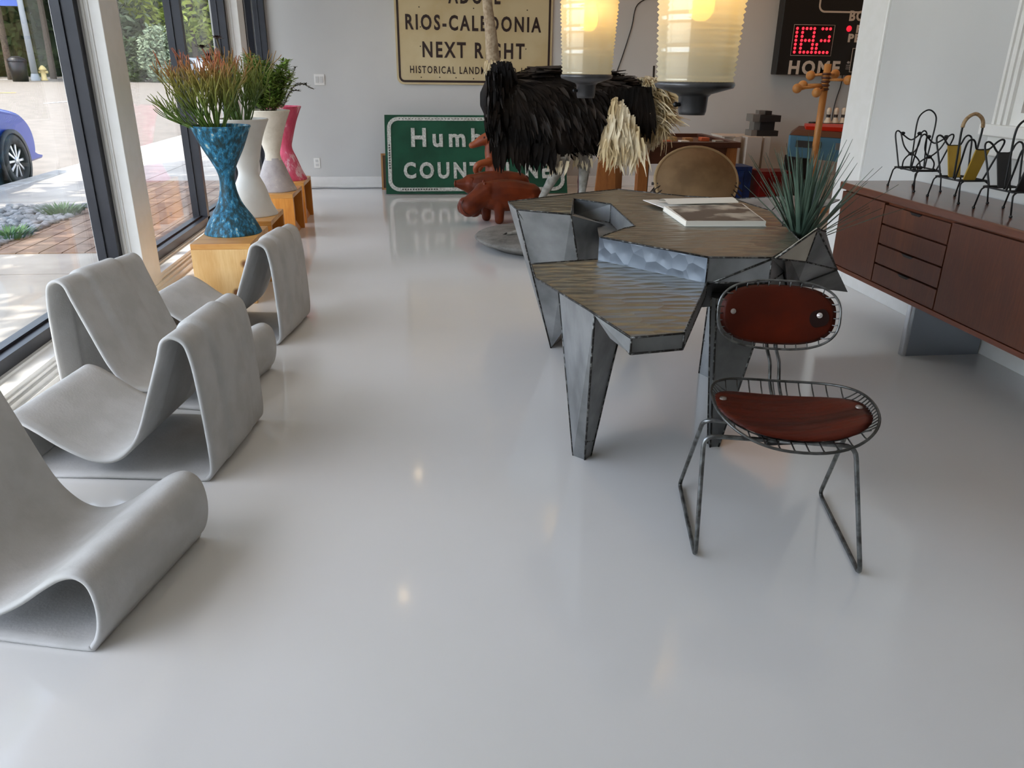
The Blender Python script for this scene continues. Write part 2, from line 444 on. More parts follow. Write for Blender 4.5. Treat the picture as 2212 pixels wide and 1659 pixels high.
MB().box((XR+.03, WY0+.06, WZ0+.06), (XR+.04, WY1-.06, WZ1-.06)).build('pane', mat('brown_dusk_blind', srgb(150, 134, 122), .5), wr)
# baseboards
struct(MB().box((XR-.018, YF, 0), (XR, 4.97, .12)).build('baseboard_right', TRIMW, bev=.004))
struct(MB().box((XL, YB-.02, 0), (XRR, YB, .13)).box((XL, YB-.03, 0), (XRR, YB, .03)).build('baseboard_back', TRIMW, bev=.004))

# window wall on the left: knee ledge, columns, header, metal frames and panes
XG0, XG1 = -1.95, -1.83
lg = MB()
lg.box((XL-.25, YF, 0), (XL, YB, .10)); lg.box((XL, YF, 0), (XL+.018, YB, .055)); lg.box((XL+.018, YF, 0), (XL+.036, YB, .032)); lg.box((XL, YF, .066), (XL+.009, YB, .078))
lg.box((XL-.25, YF, .10), (XG1+.02, YB, .112))
struct(lg.build('wall_left', TRIMW))
struct(MB().box((XL-.3, YF, 2.95), (XL, YB, CEIL)).build('trim_2', WHITE))
cols = ((-2.4, -2.1), (1.2-.9, .58), (4.85, 5.13), (8.36, 8.62))
for i, (a, b) in enumerate(((4.85, 5.13), (8.36, 8.62))):
    c = MB().box((XG0-.03, a, 0), (XL+.01, b, 2.96))
    c.box((XG1+.012, a-.010, 0), (XG1+.028, a, 2.96)).box((XG1+.042, a-.006, .1), (XG1+.052, a, 2.96))
    struct(c.build('trim_%d' % (3+i), TRIMW, bev=.003))
def win(n, y0, y1, muls, dx=0.0):
    """a storefront bay: dark frame, intermediate mullions, panes of glass"""
    f = MB(); fw = .062; XG0, XG1 = -1.95+dx, -1.83+dx
    f.box((XG0, y0, .112), (XG1, y1, .112+.06)); f.box((XG0+.04, y0, .172), (XG1-.05, y1, .185)); f.box((XG0, y0, 2.89), (XG1, y1, 2.95))
    ed = [y0] + [m for m in muls] + [y1-fw]
    for e in ed:
        f.box((XG0, e, .112), (XG1, e+fw, 2.95)); f.box((XG0+.03, e-.012, .112), (XG0+.055, e+fw+.012, 2.95))
    o = struct(f.build('window_%d' % n, ALU, loc=(XG0, (y0+y1)/2, .112)))
    for a, b in zip(ed, ed[1:]):
        MB().box((XG0+.040, a+fw, .18), (XG0+.046, b, 2.89)).build('pane', GLASS, o)
win(1, -.1, 4.845, [])
struct(MB().box((XL-.25, YF, .112), (XL, -.1, 2.95)).build('wall_left', WHITE))  # solid stretch added out of view to keep window light off the near floor
win(2, 5.135, 8.355, [6.80])
win(3, 8.625, YB, [8.98], .115)
# light switch and outlets on the back wall
sp = yat(690, 172, YB)
sw = MB().box((sp.x-.058, YB-.008, sp.z-.06), (sp.x+.058, YB, sp.z+.06)).build('light_switch', TRIMW, loc=(sp.x, YB, sp.z), bev=.003)
tag(sw, 'white square light switch plate on the back wall right of the pink planter', 'light switch')
for dx in (-.026, .024): MB().box((sp.x+dx-.016, YB-.012, sp.z-.034), (sp.x+dx+.016, YB-.008, sp.z+.034)).build('rocker', WHITE, sw)
op = yat(685, 352, YB)
ol = MB().box((op.x-.036, YB-.006, op.z-.058), (op.x+.036, YB, op.z+.058)).build('wall_outlet', TRIMW, loc=(op.x, YB, op.z), bev=.003)
tag(ol, 'white wall outlet plate low on the back wall beneath the light switch', 'wall outlet')
for dz in (-.024, .024): MB().box((op.x-.016, YB-.009, op.z+dz-.015), (op.x+.016, YB-.006, op.z+dz+.015)).build('socket', WHITE, ol)
# ceiling spots: their lit lenses glint in the floor
tube_m = mat('white_spot_housing', srgb(235, 235, 232), .4)
for i, (x, y, nm) in enumerate(((-.32, 3.7, 'nearest of the row'), (-.33, 6.2, 'middle of the row'), (-.2, 8.6, 'row end near the road signs'), (3.6, 8.8, 'alcove one'))):
    r = thing('ceiling_spotlight', (x, y, CEIL), 'small white ceiling spotlight, ' + nm, 'ceiling light', 'ceiling spotlights')
    MB().lathe([(0, CEIL-.16), (.055, CEIL-.16), (.055, CEIL-.02), (.07, CEIL-.02), (.07, CEIL), (0, CEIL)], (x, y, 0), 20).build('housing', tube_m, r)
    MB().lathe([(0, CEIL-.165), (.026, CEIL-.165), (.026, CEIL-.155), (0, CEIL-.155)], (x, y, 0), 16).build('lens', mat('warm_lens', (1, .8, .5), .3, emit=(1, .72, .38), es=40), r)
    lamp('spot_bulb', 'SPOT', 18, (x, y, CEIL-.19), (1, .83, .62), spot_size=R(100), spot_blend=.8, shadow_soft_size=.05)

# ------------------------------------------------------------------ outside
def gz(x, y):
    d = math.hypot(x, y); return -.13 + .011*max(0, d-14)
XK = -5.02
ASPH = mat('pale_asphalt', srgb(134, 125, 114), .9, c2=srgb(124, 116, 106), ns=3, nd=8, bump=.2, bs=60, spec=.2)
SIDEW = mat('sidewalk_concrete', srgb(182, 176, 166), .9, c2=srgb(166, 160, 151), ns=2.2, nd=8, bump=.2, bs=50, spec=.2)
road = MB(); xs = [XK-.15, -6.5, -8, -10, -13, -17, -22, -28, -36, -50]
rows = [[Vector((x, y, gz(x, y))) for x in xs] for y in (-30, -15, 0, 6, 12, 18, 26, 36, 48, 62, 80, 100, 130)]
road.grid(rows); struct(road.build('road', ASPH))
far = MB(); far.grid([[Vector((x, y, gz(x, y))) for x in (XK-.15, 0, 10, 30)] for y in (26, 36, 48, 62, 80, 100, 130)]); struct(far.build('road_beyond', ASPH))
sw_ = MB()
ys = [-30 + 1.62*k for k in range(36)]
for a, b in zip(ys, ys[1:]):
    for x0, x1 in ((-3.55, -1.98), (XK+.16, -3.565)): sw_.box((x0, a+.008, -.2), (x1, b-.008, -.015))
struct(sw_.build('pavement_slabs', SIDEW))
struct(MB().box((XK, -30, -.3), (-1.97, 28.3, -.03)).build('pavement_bed', mat('joint_grey', srgb(120, 114, 106), .9)))
struct(MB().box((XK-.10, -30, -.3), (XK+.15, 28.3, -.012)).build('kerb', mat('kerb_concrete', srgb(190, 186, 178), .9, c2=srgb(165, 160, 150), ns=6), bev=.02))
# brick paving and planting strip seen through the bays
BRK = mat('brown_paving', srgb(150, 128, 112), .85, c2=srgb(128, 108, 95), ns=9, spec=.2)
bp = MB()
for i in range(9):
    for k in range(14):
        bp.box((-3.5+.17*i, 6.3+.30*k, -.02), (-3.5+.17*i+.16, 6.3+.30*k+.29, -.006))
struct(bp.build('pavement_bricks', BRK))
GRAV = mat('grey_pebble', srgb(150, 150, 150), .8, c2=srgb(110, 112, 112), ns=20)
g = MB(); r2 = random.Random(3)
for k in range(900):
    x = -4.7 + 1.3*r2.random(); y = 6.1 + 2.4*r2.random(); q = .02 + .03*r2.random()
    g.ball((x, y, .0), q, 6, sc=(1.2, 1, .7))
tag(g.build('gravel', GRAV, loc=(-4.0, 7.0, -.01)), 'grey pebble gravel bed in the pavement outside the window', 'gravel', kind='stuff')
LEAFG = mat('grass_blade_green', srgb(70, 105, 50), .7, c2=srgb(95, 130, 60), ns=3)
def tuft(x, y, n, h, label):
    t = MB(); q = random.Random(int(x*100+y*7))
    for k in range(n):
        a = 2*PI*q.random(); rr = .16*q.random(); ll = h*(.6+.6*q.random())
        t.blade((x+rr*math.cos(a), y+rr*math.sin(a), -.01), (math.cos(a)*.6, math.sin(a)*.6, 1), (0, 0, 1), ll, .012, .3)
    tag(t.build('grass_tuft', LEAFG, loc=(x, y, -.01)), label, 'grass')
p = zat(135, 462, 0); tuft(p.x, p.y, 240, .13, 'green grass tuft at the far end of the gravel bed')
p = zat(20, 512, 0); tuft(p.x, p.y, 200, .11, 'green grass tuft at the near end of the gravel bed by the left picture edge')
# lane paint
def stripe(name, p0, p1, wd, c, label):
    a, b = Vector(p0), Vector(p1); d = (b-a).normalized(); s = Vector((-d.y, d.x, 0))*wd/2; m = MB(); n = 8; rows = []
    for k in range(n+1):
        q = a.lerp(b, k/n); rows.append([Vector((e.x, e.y, gz(e.x, e.y)+.012)) for e in (q-s, q+s)])
    m.grid(rows, smooth=False); o = m.build(name, mat(name+'_paint', c, .8)); o['kind'] = 'structure'
def road_at(px, py):
    z = 0.0
    for _ in range(30): q = zat(px, py, z); z = .5*z + .5*gz(q.x, q.y)
    return zat(px, py, z)
stripe('road_marking_yellow', road_at(-120, 204), road_at(34, 200.5), .22, srgb(232, 190, 70), '')
stripe('road_marking_white', road_at(97, 224), road_at(200, 215), .16, srgb(250, 250, 248), '')
stripe('road_marking_edge', road_at(-100, 174), road_at(180, 169.5), .35, srgb(240, 240, 236), '')
# awning that shades the upper panes
aw = MB().box((-2.95, -8, 3.12), (-1.97, 11.5, 3.3)); struct(aw.build('roof_awning', mat('awning_white', srgb(215, 213, 208), .7)))

# foliage far across the road
def leafm(name, a, b): return mat(name, srgb(*a), .6, c2=srgb(*b), ns=.35, nd=6, lo=.35, hi=.65, spec=.3)
LF = [leafm('dark_hedge_leaf', (46, 58, 34), (78, 92, 44)), leafm('olive_leaf', (92, 104, 62), (150, 156, 84)), leafm('bright_leaf', (128, 146, 60), (188, 196, 96)), leafm('grey_green_leaf', (104, 118, 92), (150, 160, 130))]
BARK = mat('brown_bark', srgb(92, 78, 64), .9, c2=srgb(70, 58, 48), ns=12)
def crown_mb(c, rad, n, size, seed, mi=0):
    q = random.Random(seed); m = MB(); c = Vector(c)
    for k in range(n):
        while True:
            v = Vector((q.uniform(-1, 1), q.uniform(-1, 1), q.uniform(-1, 1)))
            if .25 < v.length < 1: break
        v = v.normalized()*(.62+.38*q.random()**.5)*(1+.22*mnoise.noise(v*2.2+Vector((seed, 0, 0))))
        p = c + Vector((v.x*rad[0], v.y*rad[1], v.z*rad[2]))
        d = Vector((q.uniform(-1, 1), q.uniform(-1, 1), q.uniform(-.6, .6))).normalized()
        u = d.orthogonal().normalized(); s = size*(.6+.8*q.random())
        w_ = u.cross(d)
        m.add([p-d*s, p+u*s*.45, p+d*s, p-u*s*.45], [(0, 1, 2, 3)], mi, False)
    return m
def tree(x, y, h, rad, lm, label, n=1500, size=.42, trunk=.22, low=.35, seed=1):
    z = gz(x, y) if x < XK else -.02
    t = thing('street_tree', (x, y, z), label, 'tree', 'trees across the road')
    MB().tube(spline([(x, y, z-.05), (x+.1, y, z+h*.35), (x-.1, y+.1, z+h*.7)], 4), [trunk, trunk*.95, trunk*.9, trunk*.85, trunk*.8, trunk*.7, trunk*.6, trunk*.5, trunk*.4], 8).build('trunk', BARK, t)
    m = crown_mb((x, y, z+h*(low+1)/2), (rad, rad, h*(1-low)/2), n, size, seed)
    m.build('crown', LF[lm], t, fix=False)
    return t
# the hedge that closes the far side
hp = spline([(-60, 34, 0), (-44, 49, 0), (-31, 63, 0), (-20, 73, 0), (-9, 80, 0), (4, 84, 0)], 10)
hm = MB(); q = random.Random(11)
for sgn in (0,):
    hr = []
    for p in hp:
        n_ = Vector((-p.x, -p.y, 0)).normalized(); hr.append([p + n_*(.8*math.sin(k*1.3)+1.0*mnoise.noise(Vector((p.x*.3, p.y*.3, k)))) + Vector((0, 0, gz(p.x, p.y)+(k*1.25 if k < 7 else 8.2)))*(1) - n_*(0 if k < 7 else 3) for k in range(8)])
    hm.grid(hr)
for k in range(6500):
    f_ = q.random()*(len(hp)-1.01); i = int(f_); p = hp[i].lerp(hp[i+1], f_-i); n_ = Vector((-p.x, -p.y, 0)).normalized()
    c = p + n_*(q.random()*1.9) + Vector((0, 0, gz(p.x, p.y) + 8.6*q.random()))
    d = Vector((q.uniform(-1, 1), q.uniform(-1, 1), q.uniform(-.8, .8))).normalized(); u = d.orthogonal().normalized(); s = .25+.4*q.random()
    hm.add([c-d*s, c+u*s*.45, c+d*s, c-u*s*.45], [(0, 1, 2, 3)])
tag(hm.build('hedge', LF[0], loc=(-31, 63, gz(-31, 63)), fix=False), 'tall dark green hedge closing the far side of the road', 'hedge')
def polar(px, d):
    r = _ray(px, 150); k = d/math.hypot(r.x, r.y); return r.x*k, r.y*k
for i, (px, d, h, rad, lm, lab) in enumerate((
        (20, 62, 15, 5.5, 2, 'bright green tree over the hedge at the left picture edge'),
        (112, 64, 15, 4.2, 2, 'bright green tree over the hedge behind the near window frame'),
        (268, 60, 16, 3.0, 1, 'olive tree just right of the white column'),
        (322, 66, 15, 5.4, 3, 'grey green tree between the white column and the next mullion'),
        (425, 64, 14, 5.0, 2, 'light yellow green tree behind the firestick plant'),
        (545, 66, 14, 3.4, 1, 'olive tree in the narrow window beside the back wall'))):
    x, y = polar(px, d); tree(x, y, h, rad, lm, lab, seed=i+3, low=.16 if i > 2 else .45, n=5000, size=.26)
for i, (px, d, h, rad, lm, lab) in enumerate(((292, 58, 2.4, 1.0, 0, 'dark low shrub under the grey green tree'), (350, 57, 3.2, 1.25, 3, 'pale spiky shrub under the grey green tree'), (560, 58, 2.5, 1.2, 0, 'dark low shrub in the narrow bay'))):
    x, y = polar(px, d); z = gz(x, y)
    tag(crown_mb((x, y, z+h*.5), (rad, rad, h*.55), 1500, .15, 40+i).build('shrub', LF[lm], loc=(x, y, z), fix=False), lab, 'shrub', 'shrubs at the far kerb')
# street tree out of view whose shade dapples the pavement
tt = thing('street_tree', (-5.0+.35, 4.4, -.02), 'broad pavement tree beside the window, its canopy shading the slabs', 'tree')
MB().tube(spline([(-4.65, 4.4, -.05), (-4.7, 4.5, 2.2), (-4.9, 4.9, 4.4)], 5), [.16, .15, .14, .14, .13, .13, .12, .12, .1, .09, .08], 10).build('trunk', BARK, tt)
cm = MB()
for i, (x, y, z, a, b, c_) in enumerate(((-5.9, 5.4, 5.4, 1.3, 2.0, .8), (-6.2, 7.8, 5.8, 1.35, 1.9, .7), (-5.6, 3.2, 5.6, 1.2, 1.9, .8), (-6.1, 10.0, 6.0, 1.2, 1.5, .6))):
    t_ = crown_mb((x, y, z), (a, b, c_), 900, .15, 60+i); cm.add(t_.v, t_.f)
cm.build('crown', LF[1], tt, fix=False)
MB().tube([(-4.9, 4.9, 4.4), (-5.7, 6.5, 5.2), (-6.1, 8.2, 5.6), (-6.1, 9.8, 5.9)], [.07, .06, .04, .02], 8).tube([(-4.75, 4.7, 3.6), (-5.5, 3.2, 5.4)], [.06, .03], 8).build('branch', BARK, tt)
# lamp post, hydrant, bin on the far kerb
x, y = polar(73, 60); z = gz(x, y)
lp = thing('lamp_post', (x, y, z), 'pale grey lamp post on the far kerb, small blue street sign on it', 'lamp post')
MB().tube([(x, y, z), (x, y, z+9)], [.2, .12], 12).lathe([(.27, 0), (.27, .15), (.21, .4)], (x, y, z), 14).build('pole', mat('lamp_post_grey', srgb(150, 154, 158), .5), lp)
MB().box((x-1.15, y-.05, z+4.2), (x-.15, y, z+4.55)).build('street_sign', mat('street_sign_blue', srgb(60, 90, 170), .5), lp)
x, y = polar(92, 60); z = gz(x, y)
hy = thing('fire_hydrant', (x, y, z), 'yellow fire hydrant on the far kerb beside the lamp post', 'fire hydrant')
YEL = mat('hydrant_yellow', srgb(196, 172, 108), .6)
MB().lathe([(0, 0), (.2, 0), (.2, .08), (.15, .1), (.15, .6), (.22, .62), (.22, .68), (.16, .78), (.06, .88), (0, .9)], (x, y, z), 16).build('barrel', YEL, hy)
for s_ in (-1, 1): MB().tube([(x+s_*.12, y, z+.5), (x+s_*.28, y, z+.5)], .08, 10).build('nozzle_cap', YEL, hy)
x, y = polar(40, 58); z = gz(x, y)
tb = thing('trash_bin', (x, y, z), 'dark trash bin on the far kerb left of the lamp post', 'trash bin')
MB().lathe([(0, 0), (.42, 0), (.5, 1.1), (.46, 1.12), (0, 1.12)], (x, y, z), 14).build('body', BLACKM, tb)
MB().lathe([(.52, 1.12), (.5, 1.25), (.2, 1.4), (0, 1.42)], (x, y, z), 14).build('lid', BLACKM, tb)

# cars
def make_car(loc, rot, paint, label, sc=1.0):
    """a saloon, nose towards +Y, right flank at x = 0; loc = ground point under its right flank"""
    t = thing('car', (0, 0, 0), label, 'car'); W_ = 1.82
    prof = [(-2.35, .32), (-2.42, .55), (-2.36, .86), (-2.1, 1.0), (-1.65, 1.05), (-.95, 1.38), (-.2, 1.46), (.45, 1.40), (1.05, 1.06), (1.55, .99), (2.02, .90), (2.24, .76), (2.33, .56), (2.30, .34), (2.16, .24), (-2.2, .24)]
    body = MB(); rows = []
    for x, k in ((0.0, .0), (.035, .55), (.13, .93), (.35, 1.0), (W_/2, 1.012), (W_-.35, 1.0), (W_-.13, .93), (W_-.035, .55), (W_, 0)):
        row = []
        for yy, zz in spline([(a, b, 0) for a, b in prof], 4, True) and [(v.x, v.y) for v in spline([(a, b, 0) for a, b in prof], 4, True)]:
            zc = .58
            ins = .0
            if zz > 1.0: ins = (zz-1.0)*.42
            f = .86 + .14*k
            row.append(Vector((-(min(max(x, ins), W_-ins)), yy*(.965+.035*k), zc + (zz-zc)*f)))
        row.append(row[0]); rows.append(row)
    body.grid(rows)
    body.add([v for v in rows[0][:-1]], [list(range(len(rows[0])-1))], 0, False); body.add([v for v in rows[-1][:-1]], [list(reversed(range(len(rows[-1])-1)))], 0, False)
    body.build('body', paint, t)
    gl = mat('car_glass', srgb(20, 24, 28), .05)
    MB().hull([(-.30, .52, 1.36), (-W_+.30, .52, 1.36), (-.2, 1.06, 1.07), (-W_+.2, 1.06, 1.07), (-.3, .48, 1.33), (-W_+.3, .48, 1.33)]).build('windscreen', gl, t)
    for x in (-.075, -W_+.075):
        MB().hull([(x, -1.2, 1.08), (x, .95, 1.07), (x+(.0), .3, 1.34), (x, -.85, 1.34), (x*1.0+.02, -1.2, 1.08), (x+.02, .95, 1.07)]).build('side_window', gl, t)
    tyre = mat('tyre_rubber', srgb(30, 30, 31), .85); rim = mat('alloy_rim', srgb(190, 192, 196), .3, .8)
    for yy in (1.56, -1.36):
        for x, s_ in ((.05, 1), (-W_-.05, -1)):
            c = Vector((x, yy, .33))
            prof_t = [(.215, -.11), (.30, -.115), (.325, -.09), (.332, -.05), (.332, .05), (.325, .09), (.30, .115), (.215, .11), (.20, 0), (.215, -.11)]
            w_ = MB().lathe(prof_t, c - Vector((s_*.1, 0, 0)), 36, ax='X').build('wheel', tyre, t)
            d = MB().lathe([(.0, -.03), (.2, -.03), (.222, .0), (.222, .02), (.205, .02), (.2, -.02), (0, -.02)], c - Vector((s_*.03, 0, 0)), 36, ax='X', mi=1)
            for k in range(10):
                a = 2*PI*k/10; dv = Vector((0, math.cos(a), math.sin(a))); pv = Vector((0, -math.sin(a), math.cos(a)))
                b0 = c + dv*.045 - Vector((s_*.015, 0, 0)); b1 = c + dv*.212 - Vector((s_*.02, 0, 0))
                d.hull([b0+pv*.012, b0-pv*.012, b1+pv*.02, b1-pv*.02, b0+pv*.012+Vector((s_*.018, 0, 0)), b0-pv*.012+Vector((s_*.018, 0, 0)), b1+pv*.014+Vector((s_*.012, 0, 0)), b1-pv*.014+Vector((s_*.012, 0, 0))])
            d.lathe([(0, -.02), (.05, -.02), (.05, .01), (0, .014)], c, 16, ax='X')
            d.build('rim', [rim, tyre], w_)
            MB().lathe([(.335, -.02), (.385, -.02), (.385, .012), (.335, .012)], c - Vector((s_*.004, 0, 0)), 32, ax='X').build('wheel_arch', paint if False else mat('arch_black', srgb(24, 24, 26), .7), t)
    MB().hull([(-.03, 2.00, .78), (-.28, 2.27, .70), (-.03, 2.05, .66), (-.28, 2.30, .62), (-.06, 1.80, .80)]).build('headlight', mat('headlight_clear', srgb(215, 222, 228), .1), t)
    MB().box((-.0, -2.2, .26), (.012, .95, .34)).build('sill', mat('arch_black2', srgb(40, 42, 46), .6), t)
    MB().hull([(.14, .82, 1.06), (-.02, .86, 1.02), (.15, .72, 1.14), (-.02, .76, 1.1), (.17, .8, 1.12), (.0, .72, 1.06)]).build('mirror', paint, t)
    t.location = loc; t.rotation_euler = (0, 0, rot); t.scale = (sc, sc, sc)
    return t
BLUEP = mat('blue_car_paint', srgb(6, 40, 136), .35, .0, coat=.2, spec=.25)
WHITEP = mat('white_car_paint', srgb(225, 228, 235), .3, coat=.6)
make_car((-5.22, 9.30, -.13), R(.5), BLUEP, 'blue car parked at the kerb with multi-spoke alloy wheel')
x, y = polar(432, 60); make_car((x, y, gz(x, y)), R(62), WHITEP, 'white car parked far across the road behind the firestick plant')

# ------------------------------------------------------------------ loop chairs of fibre cement
LOOP = [(0.055, .0), (.018, .012), (.002, .05), (.0, .155), (.008, .36), (.018, .46), (.036, .516), (.08, .538), (.118, .517), (.142, .455),
        (.185, .345), (.250, .185), (.305, .112), (.365, .080), (.435, .086), (.52, .130), (.60, .188), (.655, .222), (.700, .230), (.735, .203), (.747, .14), (.738, .07), (.712, .018), (.67, .0), (.40, .004), (.2, .003)]
def loop_chair(label, loc, rot):
    """profile in (depth, height) swept over the width; back edge at x = 0, the seat towards +x"""
    t = thing('loop_chair', (0, 0, 0), label, 'chair', 'fibre cement loop chairs along the window')
    P = spline([(a, 0, b) for a, b in LOOP], 6, True); n = len(P); W_, T_ = .525, .015
    nor = []
    for i in range(n):
        d = (P[(i+1) % n] - P[i-1]).normalized(); nor.append(Vector((-d.z, 0, d.x)))
    # orientation: make normals point outwards (away from the loop's inside)
    cen = Vector((.37, 0, .12))
    ws = [0, .004, .03, .08, .12, .138, .15, .18, .22, .257, .295, .335, .365, .377, .395, .435, .485, .521, .525]
    out, inn = [], []
    for w_ in ws:
        band = 1.0 if .142 < w_ < .373 else 0.0
        ro, ri = [], []
        e = min(w_, W_-w_); rd = .006 if e < .002 else 0.0
        for i in range(n):
            p = P[i]; k = 0.0
            if p.x < .30: k = .010*band*min(1, max(0, (.30-p.x)/.12))*min(1, p.z/.06)
            ro.append(p + nor[i]*(k-rd) + Vector((0, w_, 0))); ri.append(p + nor[i]*(k-T_+rd) + Vector((0, w_, 0)))
        ro.append(ro[0]); ri.append(ri[0]); out.append(ro); inn.append(ri)
    m = MB(); m.grid(out).grid([list(reversed(r)) for r in inn]); m.grid([out[0], inn[0]]); m.grid([inn[-1], out[-1]])
    lo = min(v.z for v in m.v)
    for v in m.v: v.z -= lo
    o = m.build('shell', CONC, t)
    bm = bmesh.new(); bm.from_mesh(o.data); bmesh.ops.remove_doubles(bm, verts=list(bm.verts), dist=.0004); bmesh.ops.recalc_face_normals(bm, faces=list(bm.faces)); bm.to_mesh(o.data); bm.free()
    t.location = loc; t.rotation_euler = (0, 0, rot)
    return t
def chair_from_back(a, yaw, x, y):       # near back bottom corner, seat towards +X
    return (x, y, 0), -R(yaw)
c1 = loop_chair('nearest grey loop chair, cut by the left picture edge, seat roll towards the aisle', (-.812-.723, 1.62+.175, 0), R(-14))
# chairs that face the window: mirror image built by turning half round; near edge becomes the far one
def facing_window(label, x, y, a):
    # near back bottom corner at (x, y); width runs (sin a, cos a); seat runs (-cos a, sin a)
    wv = Vector((math.sin(a), math.cos(a), 0))*.525
    return dup(c1, (x+wv.x, y+wv.y, 0), PI - a, label)
c2 = facing_window('second grey loop chair, its back to the aisle, seat facing the window', -.760, 2.475, R(8))
c3 = dup(c1, (-1.585, 3.27, 0), R(-15), 'grey loop chair behind the second one, back against the window ledge')
c4 = facing_window('farthest grey loop chair, in front of the blue planter box, its back to the aisle', -.765, 3.925, R(8.5))

# ------------------------------------------------------------------ planters, their boxes, their plants
PINE = wood('knotty_pine', srgb(212, 164, 100), srgb(228, 188, 128), 5, 'Z', .42, True, coat=.2)
PINET = wood('pine_top_board', srgb(196, 136, 66), srgb(220, 168, 92), 5, 'X', .42, coat=.2)
PINED = wood('orange_pine', srgb(196, 122, 44), srgb(220, 150, 66), 5, 'Z', .4, True, coat=.2)
BOXH = .37
def pine_box(x0, x1, y0, y1, label, m, mt):
    t = thing('pine_box', ((x0+x1)/2, (y0+y1)/2, 0), label, 'plinth', 'pine plinths under the planters'); k = .034
    MB().box((x0, y0, BOXH-k), (x1, y1, BOXH)).build('top_board', mt, t, bev=.003)
    MB().box((x0, y0, 0), (x1, y0+k, BOXH-k)).build('front_board', m, t, bev=.002)
    MB().box((x0, y1-k, 0), (x1, y1, BOXH-k)).build('back_board', m, t, bev=.002)
    MB().box((x0, y0+k, 0), (x0+k, y1-k, BOXH-k)).build('side_board', m, t, bev=.002)
    MB().hull([(x1-.03, y0+k, 0), (x1-.03, y0+k, .20), (x1-.03, y1-k, 0), (x1-.055, y0+k, 0), (x1-.055, y0+k, .20), (x1-.055, y1-k, 0)]).build('corner_brace', m, t)
    return t
SPOTS = [(-1.225, 5.09, 'blue', 4.735, 5.30), (-1.235, 5.76, 'white', 5.47, 5.98), (-1.275, 6.95, 'grey', 6.70, 7.22), (-1.285, 7.66, 'pink', 7.42, 7.90)]
for i, (x, y, nm, y0, y1) in enumerate(SPOTS):
    pine_box(x-.175, x+.175, y0, y1, ('knotty pine box under the blue planter, nearest of the row', 'orange pine box under the white planter', 'orange pine box under the grey and cream planter', 'orange pine box under the pink planter, farthest of the row')[i], PINE if i == 0 else PINED, PINET)
TURQ = layered('weathered_blue_glaze', [(.36, srgb(18, 44, 48)), (.47, srgb(16, 74, 90)), (.54, srgb(32, 112, 150)), (.60, srgb(54, 142, 176)), (.64, srgb(196, 204, 180)), (.70, srgb(40, 120, 156))], 34, .55, .6, (1, 1, .4))
CHALK = mat('chalk_white_glaze', srgb(226, 224, 218), .6, c2=srgb(214, 211, 203), ns=4, bump=.1, bs=40)
MAUVE = layered('grey_mauve_cement', [(.30, srgb(150, 140, 138)), (.48, srgb(172, 164, 163)), (.62, srgb(182, 174, 170)), (.72, srgb(222, 214, 202))], 9, .75, .25)
CREAM = layered('cream_cement', [(.30, srgb(196, 186, 168)), (.5, srgb(214, 206, 190)), (.7, srgb(228, 220, 206))], 6, .75, .25)
PINK = layered('weathered_pink', [(.30, srgb(186, 52, 86)), (.47, srgb(206, 76, 106)), (.56, srgb(214, 98, 124)), (.62, srgb(232, 200, 208)), (.72, srgb(214, 110, 136))], 11, .6, .3, (1, 1, .25))
SOIL = mat('pale_potting_grit', srgb(150, 138, 122), .95, c2=srgb(104, 90, 76), ns=60, nd=5, bump=.8, bs=120)
def planter(x, y, mats, label, H=.648, rim=.175, waist=.068, base=.172, wz=.44, tilt=0, split=None):
    z0 = BOXH
    t = thing('planter', (x, y, z0), label, 'planter', 'hourglass planters on the pine plinths')
    ctl = [(base, .0), (base*1.0, .012), (base*.80, H*.13), (waist*1.55, H*.30), (waist, H*wz), (waist*1.25, H*(wz+.13)), (rim*.70, H*.80), (rim*.97, H*.975), (rim, H*.985), (rim*.99, H)]
    pr = [(v.x, v.z) for v in spline([(a, 0, b) for a, b in ctl], 5)]
    pin = [(rim*.93, H), (rim*.86, H-.035)]
    m = MB().lathe([(0, 0)] + pr + pin, (x, y, z0), 56)
    if split:
        nf = len(m.f)
        for i, f in enumerate(m.f):
            cz = sum(m.v[k].z for k in f)/len(f) - z0
            cx = sum(m.v[k].x for k in f)/len(f) - x
            m.mi[i] = 1 if cz > H*split + .012*math.sin(cx*60) else 0
    m.build('vessel', mats, t)
    MB().lathe([(rim*.87, H-.034), (rim*.5, H-.026), (0, H-.022)], (x, y, z0), 40).build('soil', SOIL, t)
    return t
planter(*SPOTS[0][:2], TURQ, 'mottled blue hourglass planter, nearest of the row', waist=.046, wz=.47)
planter(*SPOTS[1][:2], CHALK, 'plain white hourglass planter behind the blue one', waist=.068, rim=.172, wz=.44)
planter(*SPOTS[2][:2], [MAUVE, CREAM], 'cream and grey hourglass planter with a ragged paint line, third in the row', waist=.062, split=.40)
planter(*SPOTS[3][:2], PINK, 'pink and white streaked hourglass planter, farthest of the row', waist=.062)
ZR = BOXH + .648 - .03
